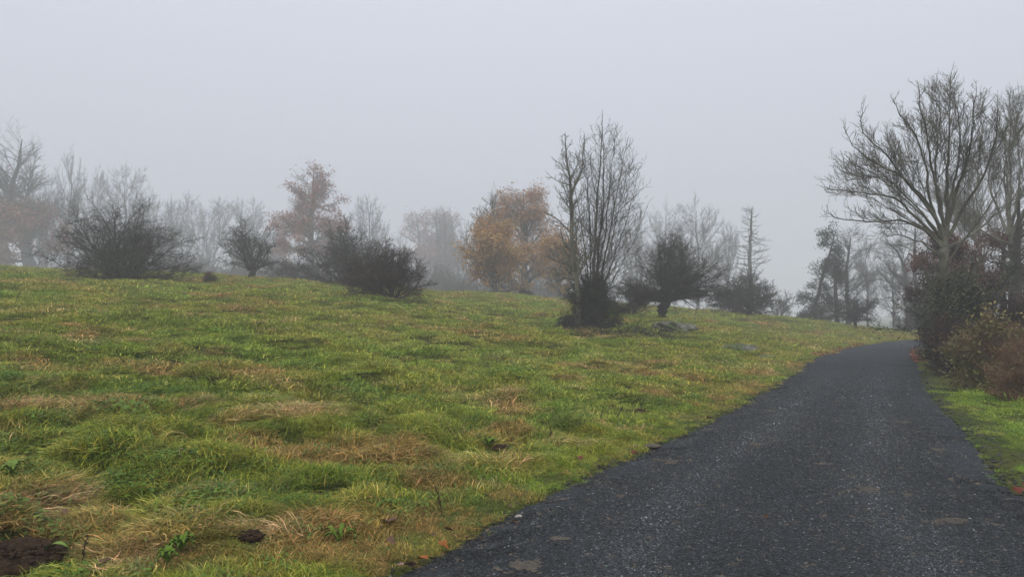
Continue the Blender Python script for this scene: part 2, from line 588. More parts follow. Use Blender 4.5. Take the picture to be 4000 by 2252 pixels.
m, n, l, b = new_mat('grass_blades')
ti = n.new('ShaderNodeAttribute'); ti.attribute_type = 'INSTANCER'; ti.attribute_name = 'tint'
bl = n.new('ShaderNodeAttribute'); bl.attribute_name = 'bl'
rb = ramp(n, l, bl.outputs['Fac'], [(0, (.38, .46, .38)), (.45, (.80, .86, .8)), (.78, (1.15, 1.12, 1.1)), (.9, (1.9, 1.6, 1.9)), (1, (2.6, 2.0, 2.8))])
mx = n.new('ShaderNodeMix'); mx.data_type = 'RGBA'; mx.blend_type = 'MULTIPLY'; mx.inputs[0].default_value = 1
l.new(ti.outputs['Color'], mx.inputs[6]); l.new(rb.outputs[0], mx.inputs[7])
l.new(mx.outputs[2], b.inputs['Base Color'])
b.inputs['Roughness'].default_value = .55
b.inputs['Specular IOR Level'].default_value = .16
tr = n.new('ShaderNodeBsdfTranslucent'); l.new(mx.outputs[2], tr.inputs['Color'])
ms = n.new('ShaderNodeMixShader'); ms.inputs[0].default_value = .22
l.new(b.outputs[0], ms.inputs[1]); l.new(tr.outputs[0], ms.inputs[2])
l.new(ms.outputs[0], n['Material Output'].inputs['Surface'])
M['grass'] = m

RNG = np.random.default_rng(5)
C_BRIGHT = np.array([.155, .225, .024]); C_GREEN = np.array([.150, .188, .020]); C_OLIVE = np.array([.185, .21, .024])
C_YEL = np.array([.27, .245, .05]); C_STRAW = np.array([.42, .30, .13]); C_BROWN = np.array([.22, .135, .045]); C_DARK = np.array([.055, .105, .014])

# straw coloured patches seen in the photograph: (X, Y, radius across, radius in depth, strength)
DRY = []
for X, Y, ra, rd, s in [(770, 1035, .5, .6, 1.1), (690, 1062, .7, .3, .7), (200, 1000, .75, .4, .9), (45, 1010, .5, .35, .9), (90, 968, .3, .3, .7), (60, 1270, .38, .4, 1.1), (150, 1250, .35, .3, .6),
                        (500, 1020, .7, .4, .5), (1200, 1005, .9, .5, .5), (1180, 990, .7, .5, .5), (330, 1400, .5, .25, .7), (640, 1340, .4, .2, .6), (480, 1360, .4, .2, .5), (160, 790, 1.5, 1.2, .5), (90, 850, 1.2, 1, .5),
                        (1450, 845, 1.0, .8, .6), (650, 1010, .8, .5, .4), (1900, 930, 1.5, 1.5, .4), (1330, 1150, .4, .3, .4), (1680, 1060, .8, .6, .35), (2050, 880, 2, 2, .35), (1700, 830, 1.2, .8, .5)]:
    p = G(X, Y)
    DRY.append((p[0], p[1], ra, rd, s))
BARE = []       # patches of bare soil, no grass: (X, Y, radius)
MOLE = [(28, 1388, .30), (1110, 1086, .15), (1262, 1114, .11), (1603, 1026, .22), (460, 1187, .07), (785, 1240, .09), (628, 1366, .08), (444, 920, .16)]
for X, Y, r in MOLE:
    p = G(X, Y)
    BARE.append((p[0], p[1], r, p[2]))
for X, Y, r in [(2395, 963, .75), (2350, 945, .5), (2440, 958, .6), (2330, 925, .4)]:
    p = G(X, Y)
    BARE.append((p[0], p[1], r, p[2]))


def grass_fields(x, y):
    dry = np.zeros(x.shape)
    for px, py, ra, rd, s in DRY:
        dry += .8 * s * np.exp(-(((x - px) / ra) ** 2 + ((y - py) / rd) ** 2))
    n1 = fbm(x * .45 + 3, y * .45, 101, 4)
    n2 = fbm(x * 1.6, y * 1.6, 103, 3)
    n3 = fbm(x * .16, y * .16, 107, 3)
    return dry, n1, n2, n3


def tint_of(x, y, N, rng):
    dry, n1, n2, n3 = grass_fields(x, y)
    c = C_GREEN[None] * np.ones((N, 1))
    k = sstep(.38, .60, n1)[:, None]; c = c * (1 - k) + C_OLIVE * k
    k = sstep(.58, .76, n2)[:, None] * .8; c = c * (1 - k) + C_YEL * k
    k = sstep(.52, .38, n1 * .6 + n3 * .4)[:, None] * .7; c = c * (1 - k) + C_BRIGHT * k
    k = sstep(.40, .28, n2)[:, None] * .4; c = c * (1 - k) + C_DARK * k
    b2 = fbm(x * .8 + 40, y * .8, 111, 4)
    k = sstep(.55, .72, b2)[:, None] * .75; c = c * (1 - k) + C_BROWN * 1.2 * k
    d = sstep(.25, 1.0, dry + rng.normal(0, .22, N) + (fbm(x * 3.1, y * 3.1, 119, 3) - .5) * 1.6)[:, None]
    c = c * (1 - d) + C_STRAW * rng.uniform(.75, 1.1, (N, 1)) * d
    c = c * rng.uniform(.68, 1.32, (N, 1)) * 1.5
    c = c * (1 + rng.normal(0, .07, (N, 3)))
    return np.clip(c, .01, .8), dry, n1, n2, n3


pts, sc, vid = [], [], []
bands = [(2.4, 6.0, 900, 1.0), (6.0, 10.0, 430, 1.1), (10.0, 16.0, 150, 1.2), (16.0, 27.0, 64, 1.5), (27.0, 46.0, 28, 2.0), (46, 58, 9, 2.6)]
for y0, y1, dens, s in bands:
    xmin, xmax = -.74 * y1 - 1.5, .72 * y1 + 1.5
    N = int((xmax - xmin) * (y1 - y0) * dens)
    x = RNG.uniform(xmin, xmax, N); y = RNG.uniform(y0, y1, N)
    ok = (x > -.74 * y - 1.4) & (x < .72 * y + 1.4)
    x, y = x[ok], y[ok]
    sd = road_sd(x, y)
    right = x > np.interp(y, RE[:, 1], RE[:, 0]) - .3
    wb = (fbm(x * 2.2, y * 2.2, 71, 3) - .5) * .3
    clump = vnoise(x * 4.1, y * 4.1, 191)
    keep = sd > .05 + wb * .6 + np.where(right, .22 + (vnoise(x * 3, y * 3, 5) - .3) * .8, 0)
    keep |= (sd > -.22) & (sd <= .1) & (RNG.random(len(x)) < .05) & (y < 18)
    if y0 < 16:
        keep &= RNG.random(len(x)) < .35 + 1.1 * clump
    for bx, by, br, bz in BARE:
        keep &= ((x - bx) ** 2 + ((y - by)) ** 2) > (br * (1.0 + .5 * vnoise(x * 9, y * 9, 2))) ** 2
    x, y, sd = x[keep], y[keep], sd[keep]
    pts.append(np.stack([x, y, hz(x, y) - .004], -1))
    sc.append(np.full(len(x), s))
    dry, n1, n2, n3 = grass_fields(x, y)
    q = RNG.random(len(x))
    v = RNG.integers(0, 4, len(x))
    longp = sstep(.42, .62, fbm(x * .7 + 9, y * .7, 131, 3)) * .34 + .05
    v = np.where(q < longp, RNG.integers(4, 8, len(x)), v)
    herbp = sstep(.5, .7, fbm(x * .9 + 70, y * .9, 137, 3)) * .40 + .10
    v = np.where((q > 1 - herbp * (y < 14)), RNG.integers(8, 10, len(x)), v)
    tus = sstep(.54, .68, fbm(x * 1.3, y * 1.3, 141, 3))
    v = np.where(RNG.random(len(x)) < tus * .5, RNG.integers(10, 13, len(x)), v)
    v = np.where(RNG.random(len(x)) < np.clip(dry, 0, 1) * .75 + .08, RNG.integers(13, 16, len(x)), v)
    v = np.where((dry > .35) & (v >= 10) & (v < 13) & (RNG.random(len(x)) < .8), 13 + v % 3, v)
    v = np.where((x > np.interp(y, RE[:, 1], RE[:, 0])) & (RNG.random(len(x)) < .35), RNG.integers(4, 8, len(x)), v)
    if y0 >= 10:
        v = np.where(RNG.random(len(x)) < (.88 if y0 >= 16 else .6), RNG.integers(16, 18, len(x)), v)
    near = (sd < .7) & (RNG.random(len(x)) < .7)
    v = np.where(near & (v >= 4) & (v < 8), RNG.integers(0, 4, len(x)), v)
    vid.append(v)
pts = np.vstack(pts); vid = np.concatenate(vid); sc = np.concatenate(sc)
N = len(pts)
x, y = pts[:, 0], pts[:, 1]
tint, dry, n1, n2, n3 = tint_of(x, y, N, RNG)
right = x > np.interp(y, (LE[:, 1] + RE[:, 1]) / 2, (LE[:, 0] + RE[:, 0]) / 2)
tint[right] = tint[right] * .5 + C_BRIGHT * np.array([.85, 1.15, 1.1]) * .8
lean = fbm(x * .9, y * .9, 151, 3) * 6 * np.pi + RNG.normal(0, .7, N)
rand = vid < 4
lean = np.where(rand, RNG.random(N) * 6.28, lean)
rot = np.stack([RNG.normal(0, .10, N), RNG.normal(0, .10, N), lean], -1)
scl = sc * RNG.uniform(.7, 1.25, N) * (.8 + .5 * fbm(x * 1.1, y * 1.1, 161, 2))
cl = vnoise(x * 4.1, y * 4.1, 191)
scl *= .50 + .85 * cl ** 1.4
sdp = road_sd(x, y)
scl *= .5 + .5 * sstep(.1, .9, sdp)
scl *= np.where(right, .8, 1.0) * np.where((vid >= 10) & (vid < 13) & (y > 16), .75, 1)
hb = (vid == 8) | (vid == 9)
tint[hb] = tint[hb] * .3 + np.array([.13, .235, .04]) * .7
grass = scatter('grass', PROTO, pts, rot, scl, vid, tint, M['grass'], 'long wet matted pasture grass in green and straw tones left of the road', 'grass')
print('grass', N, time.time() - T0)

# ------------------------------------------------------------------ loose chippings on the road
def stone_proto(seed, flat=.6):
    r = np.random.default_rng(seed)
    v = np.array([(1, 0, 0), (.3, .95, 0), (-.8, .6, 0), (-.8, -.6, 0), (.3, -.95, 0), (.1, 0, .8), (0, 0, -.6)], float)
    v += r.normal(0, .18, v.shape)
    v[:, 2] *= flat
    f = np.array([(0, 1, 5), (1, 2, 5), (2, 3, 5), (3, 4, 5), (4, 0, 5), (1, 0, 6), (2, 1, 6), (3, 2, 6), (4, 3, 6), (0, 4, 6)])
    return v, f, np.full(len(v), r.random())


SAND = [(1320, 1433, .13, .10), (1690, 1166, .14, .12), (1900, 1121, .11, .12), (2262, 1064, .13, .12), (2182, 1233, .12, .12), (2385, 1315, .16, .11), (1560, 1252, .09, .06), (1942, 1034, .10, .14), (2350, 1134, .10, .08), (1405, 1362, .09, .06), (1780, 1080, .10, .08), (2060, 1170, .07, .05)]
SANDP = [(*G(X, Y)[:2], a * .8, b * .75) for X, Y, a, b in SAND]


def sandiness(x, y):
    q = np.zeros(x.shape)
    for px, py, a, b in SANDP:
        q = np.maximum(q, 1.25 - np.sqrt(((x - px) / a) ** 2 + ((y - py) / (b * 1.3)) ** 2))
    return q + (fbm(x * 14, y * 14, 401, 3) - .5) * 1.9


SP = [stone_proto(i, .7) for i in range(6)] + [stone_proto(20 + i, .32) for i in range(4)]
m, n, l, b = new_mat('stone_chips')
ti = n.new('ShaderNodeAttribute'); ti.attribute_type = 'INSTANCER'; ti.attribute_name = 'tint'
l.new(ti.outputs['Color'], b.inputs['Base Color'])
b.inputs['Roughness'].default_value = .6
b.inputs['Specular IOR Level'].default_value = .22
M['chips'] = m
pts, sz, vv = [], [], []
for y0, y1, dens, s in [(2.6, 5.5, 4800, .0058), (5.5, 8, 3200, .0070), (8, 12, 1500, .0092), (12, 24, 460, .013)]:
    N = int((.75 * y1 + 3) * (y1 - y0) * dens)
    x = RNG.uniform(-2.5, .72 * y1 + .4, N); y = RNG.uniform(y0, y1, N)
    sd = road_sd(x, y)
    k = (sd < .1) & (x < .72 * y + .4) & (x > -.73 * y - .4) & (RNG.random(N) < sstep(23, 10, y))
    x, y, sd = x[k], y[k], sd[k]
    pts.append(np.stack([x, y, road_z(x, y)], -1)); sz.append(np.full(len(x), s) * RNG.lognormal(0, .3, len(x)))
    vv.append(RNG.integers(0, 6, len(x)))
# coarse slaty pieces along the shoulder
for px, py, a, b_ in SANDP:
    n_ = int(1500 * a * b_ / .015)
    n_ = min(n_, 2600)
    an = RNG.random(n_) * 6.28; rr_ = np.sqrt(RNG.random(n_)) * 1.5
    x = px + a * rr_ * np.cos(an); y = py + b_ * 1.3 * rr_ * np.sin(an)
    k = sandiness(x, y) > .5
    x, y = x[k], y[k]
    pts.append(np.stack([x, y, road_z(x, y) + .003], -1)); sz.append(np.full(len(x), .0038) * RNG.lognormal(0, .3, len(x))); vv.append(RNG.integers(6, 10, len(x)))
N = 5200
y = RNG.uniform(3.2, 20, N) ** 1.0
side = RNG.random(N) < .72
xr = np.interp(y, REc[:, 1], REc[:, 0]) + RNG.normal(.0, .22, N) - .05
xl = np.interp(y, LEc[:, 1], LEc[:, 0]) + np.abs(RNG.normal(0, .05, N)) * RNG.choice([-1, 1], N) - .03
x = np.where(side, xr, xl)
k = (x < .72 * y + .5)
x, y, side = x[k], y[k], side[k]
pts.append(np.stack([x, y, np.maximum(road_z(x, y) - .015, hz(x, y))], -1))
sz.append(np.where(side, .016, .012) * RNG.lognormal(0, .35, len(x))); vv.append(RNG.integers(6, 10, len(x)))
pts = np.vstack(pts); sz = np.concatenate(sz); vv = np.concatenate(vv); N = len(pts)
g = RNG.lognormal(0, .68, N) * .031
trk = np.zeros(N)
for q_ in (.27, .68):
    cx_ = np.interp(pts[:, 1], LEc[:, 1], LEc[:, 0]) * (1 - q_) + np.interp(pts[:, 1], REc[:, 1], REc[:, 0]) * q_
    trk += np.exp(-((pts[:, 0] - cx_) / .28) ** 2)
g = g * (.75 + .5 * fbm(pts[:, 0] * .8, pts[:, 1] * .5, 437, 4)) * (1 + 1.2 * trk * (.4 + fbm(pts[:, 0] * 1.5, pts[:, 1] * .6, 431, 3)))
tint = g[:, None] * np.array([.93, 1.0, 1.02]) * (1 + RNG.normal(0, .04, (N, 3)))
wh = RNG.random(N) < .0022
tint[wh] = RNG.uniform(.25, .5, (wh.sum(), 1)) * np.array([1, .98, .95])
br = RNG.random(N) < .012
tint[br] = np.array([.12, .09, .06])
sd = road_sd(pts[:, 0], pts[:, 1])
inr = sd < -.45

sa = sandiness(pts[:, 0], pts[:, 1])
k = sa > .45
tint[k] = RNG.uniform(.7, 1.25, (k.sum(), 1)) * np.array([.15, .12, .085])
scatter('loose_chippings', SP, pts, np.stack([RNG.normal(0, .35, N), RNG.normal(0, .35, N), RNG.random(N) * 6.28], -1), sz, vv, np.clip(tint, .01, .6), M['chips'],
        'dark wet stone chippings lying loose over the whole road', 'gravel')
print('chips', N, time.time() - T0)
# ------------------------------------------------------------------ tree growing
ZUP = np.array([0, 0, 1.0])


def nrm(v):
    return v / (np.linalg.norm(v, axis=-1, keepdims=True) + 1e-9)


def tubes(P, R, k=4):
    "P (N,S,3) polylines, R (N,S) radii -> verts, quads"
    N, S, _ = P.shape
    T = np.empty_like(P)
    T[:, 1:-1] = P[:, 2:] - P[:, :-2]
    T[:, 0] = P[:, 1] - P[:, 0]
    T[:, -1] = P[:, -1] - P[:, -2]
    T = nrm(T)
    ref = np.where(np.abs(T[:, :1, 2:3]) > .8, np.array([[[1.0, 0, 0]]]), np.array([[[0, 0, 1.0]]]))
    U = nrm(np.cross(T, np.broadcast_to(ref, T.shape)))
    Vv = np.cross(T, U)
    a = np.arange(k) / k * 2 * np.pi
    ring = P[:, :, None, :] + R[:, :, None, None] * (np.cos(a)[None, None, :, None] * U[:, :, None, :] + np.sin(a)[None, None, :, None] * Vv[:, :, None, :])
    idx = np.arange(N * S * k).reshape(N, S, k)
    A = idx[:, :-1, :]; B = idx[:, 1:, :]
    f = np.stack([A, np.roll(A, -1, 2), np.roll(B, -1, 2), B], -1)
    return ring.reshape(-1, 3), f.reshape(-1, 4)


def cones(P, R, k=3):
    "like tubes, but each polyline ends in a point"
    N, S, _ = P.shape
    T = np.empty_like(P)
    T[:, 1:-1] = P[:, 2:] - P[:, :-2]
    T[:, 0] = P[:, 1] - P[:, 0]
    T[:, -1] = P[:, -1] - P[:, -2]
    T = nrm(T)
    ref = np.where(np.abs(T[:, :1, 2:3]) > .8, np.array([[[1.0, 0, 0]]]), np.array([[[0, 0, 1.0]]]))
    U = nrm(np.cross(T, np.broadcast_to(ref, T.shape)))
    Vv = np.cross(T, U)
    a = np.arange(k) / k * 2 * np.pi
    ring = P[:, :-1, None, :] + R[:, :-1, None, None] * (np.cos(a)[None, None, :, None] * U[:, :-1, None, :] + np.sin(a)[None, None, :, None] * Vv[:, :-1, None, :])
    nb = (S - 1) * k + 1
    V = np.concatenate([ring.reshape(N, -1, 3), P[:, -1:]], 1).reshape(-1, 3)
    base = (np.arange(N) * nb)[:, None, None]
    j = np.arange(k)
    tips = np.stack([base[:, 0] + (S - 2) * k + j, base[:, 0] + (S - 2) * k + (j + 1) % k, np.broadcast_to(base[:, 0] + nb - 1, (N, k))], -1).reshape(-1, 3)
    out = [tips]
    if S > 2:
        s_ = np.arange(S - 2)[None, :, None] * k
        out.append(np.stack([base + s_ + j, base + s_ + (j + 1) % k, base + s_ + k + (j + 1) % k, base + s_ + k + j], -1).reshape(-1, 4))
    return V, out


def merge(parts):
    V, Fq, off = [], {}, 0
    for v, f in parts:
        V.append(v)
        for g in (f if isinstance(f, list) else [f]):
            Fq.setdefault(g.shape[1], []).append(g + off)
        off += len(v)
    return np.vstack(V), [np.vstack(q) for q in Fq.values()]


def run(P0, D0, L, R0, R1, nseg, trop, wig, rng, kink=0.0):
    N = len(P0)
    d = nrm(D0)
    pts = [P0]
    st = (L / nseg)[:, None]
    w = rng.normal(0, wig, (N, 3))
    for i in range(nseg):
        w = w * .5 + rng.normal(0, wig, (N, 3))
        d = nrm(d + w + ZUP * trop)
        pts.append(pts[-1] + d * st)
    P = np.stack(pts, 1)
    t = np.linspace(0, 1, nseg + 1)[None]
    R = R0[:, None] * (1 - t) + R1[:, None] * t
    return P, R


class Env:
    "union of ellipsoids limiting the crown"
    def __init__(self, E):
        self.E = [(np.array(c, float), np.array(r, float)) for c, r in E]

    def exit(self, P, D):
        best = np.zeros(len(P))
        for c, r in self.E:
            p = (P - c) / r; d = D / r
            A = (d * d).sum(-1); B = (p * d).sum(-1); C = (p * p).sum(-1) - 1
            disc = B * B - A * C
            t = np.where(disc > 0, (-B + np.sqrt(np.maximum(disc, 0))) / A, 0)
            best = np.maximum(best, t)
        return best


def children(P, R, n, t0, t1, ang, angs, rng, lr, env=None, rr=.5, lmin=.1, up=0.0, prop=True, flat=0.0, envk=(.8, 1.05), taper=.55, tpow=1.0):
    N, S, _ = P.shape
    plen = np.linalg.norm(np.diff(P, axis=1), axis=2).sum(1)
    if prop:
        cnt = np.maximum(1, np.round(n * plen / max(plen.mean(), 1e-6))).astype(int)
    else:
        cnt = np.full(N, int(n))
    par = np.repeat(np.arange(N), cnt)
    st = np.concatenate([[0], np.cumsum(cnt)[:-1]])
    rank = np.arange(len(par)) - st[par]
    t = t0 + (t1 - t0) * ((rank + rng.random(len(par))) / cnt[par]) ** tpow
    f = np.clip(t * (S - 1), 0, S - 1.0001); i = f.astype(int); g = (f - i)[:, None]
    p = P[par, i] * (1 - g) + P[par, i + 1] * g
    r = R[par, i] * (1 - g[:, 0]) + R[par, i + 1] * g[:, 0]
    T = nrm(P[par, i + 1] - P[par, i])
    ref = nrm(rng.normal(0, 1, (len(par), 3)) * np.array([1, 1, 1 - flat]))
    perp = nrm(ref - (ref * T).sum(-1, keepdims=True) * T)
    a = np.radians(rng.normal(ang, angs, len(par)))[:, None]
    d = nrm(T * np.cos(a) + perp * np.sin(a) + ZUP * up)
    L = plen[par] * lr * (1 - taper * t) * rng.uniform(.6, 1.25, len(par))
    if env is not None:
        ex = env.exit(p, d)
        L = np.minimum(L, ex * rng.uniform(envk[0], envk[1], len(par)))
    L = np.maximum(L, lmin * rng.uniform(.5, 1.2, len(par)))
    return p, d, L, r * rr


def leaf_quads(pos, size, rng, droop=.35, asp=.65):
    N = len(pos)
    u = nrm(rng.normal(0, 1, (N, 3)) * np.array([1, 1, .45]))
    nn_ = nrm(rng.normal(0, .6, (N, 3)) + ZUP * 1.0)
    v = nrm(np.cross(nn_, u))
    u = np.cross(v, nn_)
    s = (size * rng.uniform(.6, 1.3, N))[:, None]
    a = pos
    b_ = pos + u * s * .5 + v * s * asp * .5 - ZUP * s * .08
    c = pos + u * s - ZUP * s * droop
    d = pos + u * s * .5 - v * s * asp * .5 - ZUP * s * .08
    V = np.stack([a, b_, c, d], 1).reshape(-1, 3)
    Fq = np.arange(N * 4).reshape(N, 4)
    return V, Fq, np.repeat(rng.random(N), 4)


TRIS = [0]


def part(name, V, Fq, mat, root, kind=None, bl=None, label=None):
    org = np.array(root.location)
    me = mesh_np(name, V - org, Fq)
    if bl is not None:
        add_attr(me, 'bl', 'FLOAT', 'POINT', bl)
    TRIS[0] += sum(len(q) * (q.shape[1] - 2) for q in (Fq if isinstance(Fq, list) else [Fq]))
    o = obj(name, me, mat, root)
    if kind:
        o['kind'] = kind
    if label:
        o['label'] = label
    return o


def pix_env(E, d):
    out = []
    for X, Y, rx, ry, *dr in E:
        c = W(X, Y, d); s = d / F / K
        out.append((c, (rx * s, (dr[0] if dr else rx) * s, ry * s)))
    return Env(out)


def grow_tree(name, label, cat, X, d, E, mat, seed, trunk=None, r0=.15, stems=None, levels=(), leaves=None, leafmat=None, leafsize=.1,
              limb_parts=False, group=None, trunk_mat=None, sink=.12, leaf_y=None, extra_leaf=None, base_spread=.1, skirt=None, zb=None, twig_name='twigs'):
    """X,d place the base on the ground; E are crown ellipsoids in zoomed pixels at distance d.
    trunk: list of (X, Y, radius m) points above the base; stems: dict for many stems from the base; levels: list of dicts."""
    rng = np.random.default_rng(seed)
    k_ = 1.0
    if d > 66:
        k_ = (d + (d - 66) * 1.35) / d
        d = d * k_
        r0 *= k_; leafsize *= k_
        trunk = [(q[0], q[1], q[2] * k_) for q in trunk] if trunk else None
        levels = [{**lv, **{a: lv[a] * k_ for a in ('rmin', 'rtip', 'rmax', 'lmin') if a in lv}} for lv in levels]
        if stems: stems = {**stems, 'r': stems['r'] * k_}
        if leaves: leaves = {**leaves, 'sp': leaves.get('sp', .12) * k_, 'cs': leaves.get('cs', .8) / k_}
    bx = W(X, 700, d)[0]
    bz = hz1(bx, d) if zb is None else zb
    base = np.array([bx, d, bz])
    root = thing(name, label, cat, tuple(base), group)
    env = pix_env(E, d)
    parts = []          # (name, V, F)
    polys = []
    if trunk:
        pl = [np.array([bx, d, bz - sink])]; rr = [r0 * 1.25]
        for q in trunk:
            dd = d + (q[3] if len(q) > 3 else 0)
            w = W(q[0], q[1], d); w[1] = dd
            pl.append(w); rr.append(q[2])
        pl = np.array(pl); rr = np.array(rr)
        pl = catmull(pl, 4)
        rr = np.interp(np.linspace(0, 1, len(pl)), np.linspace(0, 1, len(rr)), rr)
        jit = rng.normal(0, .25, pl.shape) * rr[:, None]; jit[0] = 0
        pl = pl + jit
        Pt, Rt = pl[None], rr[None]
        v, f = tubes(Pt, Rt, 10 if d < 40 else 6)
        part('trunk', v, f, trunk_mat or mat, root)
        cur = (Pt, Rt)
    if stems:
        n = stems['n']
        az = np.linspace(0, 2 * np.pi, n, endpoint=False) + rng.normal(0, .5, n)
        el = np.radians(stems['el'][0] + (stems['el'][1] - stems['el'][0]) * rng.random(n) ** stems.get('elp', 1.0))
        D = np.stack([np.cos(el) * np.cos(az), np.cos(el) * np.sin(az), np.sin(el)], -1)
        if stems.get('from_top') and trunk:
            P0 = np.repeat(Pt[0, -1][None], n, 0) + rng.normal(0, rr[-1] * .5, (n, 3))
        else:
            P0 = base + D * base_spread * rng.random((n, 1)); P0[:, 2] = bz - sink * .5 + base_spread * .3 * rng.random(n)
        ex = env.exit(P0, nrm(D + ZUP * stems.get('aim', 0)))
        L = np.maximum(ex * rng.uniform(*stems.get('lk', (.75, 1.05)), n), .3)
        R0 = np.full(n, stems['r']) * rng.uniform(.6, 1.2, n) * (L / L.mean()) ** .5
        P, R = run(P0, D, L, R0, R0 * stems.get('tip', .25), stems.get('seg', 8), stems.get('trop', .02), stems.get('wig', .12), rng)
        v_, f_ = None, None
        if limb_parts:
            for i in range(n):
                v, f = tubes(P[i:i + 1], R[i:i + 1], 6)
                part('limb' if trunk else 'stem', v, f, mat, root)
        else:
            v, f = tubes(P, R, 4 if d > 60 else 5)
            part('limbs' if trunk else 'stems', v, f, mat, root, kind='stuff')
        cur = (P, R)
    allp = []
    P, R = cur
    twl = []
    leafpts = []
    for li, lv in enumerate(levels):
        src = [cur] if not lv.get('all') else [cur] + allp[-lv['all']:]
        outP = None
        res = []
        for (p_, r_) in src:
            p, dr, L, rad = children(p_, r_, lv['n'], lv.get('t0', .2), lv.get('t1', 1.0), lv.get('ang', 45), lv.get('angs', 12), rng, lv.get('lr', .5),
                                     env if lv.get('env', True) else None, lv.get('rr', .5), lv.get('lmin', .15), lv.get('up', 0), lv.get('prop', True), lv.get('flat', 0), lv.get('envk', (.8, 1.05)), lv.get('taper', .55), lv.get('tpow', 1.0))
            rad = np.maximum(rad, lv.get('rmin', .004))
            if 'rmax' in lv:
                rad = np.minimum(rad, lv['rmax'])
            res.append(run(p, dr, L, rad, np.maximum(rad * lv.get('tip', .35), lv.get('rtip', .003)), lv.get('seg', 4), lv.get('trop', .03), lv.get('wig', .12), rng))
        for (p_, r_) in res:
            z_ok = p_[:, :, 2].min(1) > hz0(p_[:, -1, 0], p_[:, -1, 1]) + .02 if d < 60 else np.ones(len(p_), bool)
            p_, r_ = p_[z_ok], r_[z_ok]
            if lv.get('parts') and limb_parts:
                for i in range(len(p_)):
                    v, f = tubes(p_[i:i + 1], r_[i:i + 1], lv.get('k', 5))
                    part('limb', v, f, mat, root)
            else:
                twl.append(cones(p_, r_, lv.get('k', 3)))
            res[0] = (p_, r_)
        allp.append(cur)
        cur = res[0]
    if twl:
        v, f = merge(twl)
        part(twig_name, v, f, mat, root, kind='stuff')
    if leaves:
        p_ = cur[0]
        cand = p_.reshape(-1, 3)
        if leaf_y:           # (Ytop, Ybottom) fade: probability grows towards Ybottom
            z0_ = W(X, leaf_y[0], d)[2]; z1_ = W(X, leaf_y[1], d)[2]
            pr = sstep(z0_, z1_, cand[:, 2]) * (1 - leaf_y[2]) + leaf_y[2]
        else:
            pr = np.ones(len(cand))
        cl = fbm(cand[:, 0] * leaves.get('cs', .8) + cand[:, 1] * .3, cand[:, 2] * leaves.get('cs', .8) * 1.4, seed + 7, 3)
        pr = pr * sstep(leaves.get('c0', .38), leaves.get('c1', .58), cl) + 1e-4
        if leaves.get('box'):
            bx0, bx1, by0, by1 = leaves['box']
            px = (cand[:, 0] / cand[:, 1] * F + 512) * K
            pz = (288 - ((cand[:, 2] - CAM_Z) / cand[:, 1] - math.tan(PITCH)) * F) * K
            pr = pr * ((px > bx0) & (px < bx1) & (pz > by0) & (pz < by1)) + 1e-7
        sel = rng.choice(len(cand), leaves['n'], p=pr / pr.sum())
        pos = cand[sel] + rng.normal(0, leaves.get('sp', .12), (leaves['n'], 3))
        v, f, bl_ = leaf_quads(pos, leafsize, rng)
        blc = np.repeat(np.clip(sstep(.3, .7, vnoise(pos[:, 0] * .7 + pos[:, 1], pos[:, 2] * .9, seed)) * .6, 0, 1), 4)
        part('leaves', v, f, leafmat, root, kind='stuff', bl=np.clip(bl_ * .5 + blc, 0, 1))
    return root


def haw(el=(5, 88), n=26, r=.045, **k):
    return dict(n=n, el=el, r=r * .7, wig=.09, trop=-.010, seg=8, tip=.14, **{'lk': (.66, 1.05), 'elp': 1.25, **k})


H_LV = lambda n1, n2, n3, s=1.0: [dict(n=n1 * 1.35, tpow=.7, t0=.15, ang=36, angs=16, lr=.55, rr=.55, seg=5, wig=.15, trop=.0, k=3, rmin=.007 * s, rtip=.0045 * s, envk=(.32, 1.22), flat=.6),
                                 dict(n=n2, t0=.1, ang=46, angs=18, lr=.5, rr=.6, seg=3, wig=.18, trop=.01, k=3, rmin=.0055 * s, rtip=.0035 * s, lmin=.25, envk=(.5, 1.5), flat=.45),
                                 dict(n=n3 * .5, t0=.05, ang=52, angs=20, lr=.6, rr=.8, seg=1, k=3, rmin=.0048 * s, rtip=.0025 * s, lmin=.18, envk=(.5, 2), flat=.3)]

# ---- hawthorns and bushes on the pasture
grow_tree('hawthorn', 'wide spreading dark hawthorn bush with a dense base at the left on the grass ridge', 'bush', 298, 34,
          [(298, 655, 212, 125, 150), (290, 600, 145, 128, 110), (390, 620, 110, 70, 80)], M['thorn_bark'], 11, stems=haw(el=(3, 88), n=84, elp=1.45, lk=(.7, 1.12), r=.045), levels=H_LV(8, 7, 6, 1.05), base_spread=.5,
          leaves=dict(n=7000, box=(225, 365, 630, 720), c0=.2, c1=.5, sp=.1), leafmat=M['ivy_leaf'], leafsize=.07)
grow_tree('small_shrub', 'knee high brown twiggy shrub between the two left hawthorns', 'shrub', 528, 36,
          [(528, 712, 24, 24)], M['thorn_red'], 12, stems=haw(el=(20, 88), n=26, r=.012), levels=[dict(n=6, t0=.2, ang=40, lr=.5, seg=3, rmin=.006, k=3), dict(n=5, t0=.2, ang=50, lr=.6, seg=2, rmin=.005, k=3)], base_spread=.3,
          leaves=dict(n=500, sp=.05), leafmat=M['dark_red_leaf'], leafsize=.05)
grow_tree('hawthorn', 'fan shaped grey hawthorn on one short trunk, right of the small brown shrub', 'bush', 632, 46,
          [(625, 620, 82, 95), (600, 600, 62, 52)], M['thorn_bark'], 13, trunk=[(632, 695, .20), (632, 680, .18)], r0=.2, stems=haw(el=(10, 88), n=34, r=.055, from_top=True), levels=H_LV(7, 6, 5, 1.5))
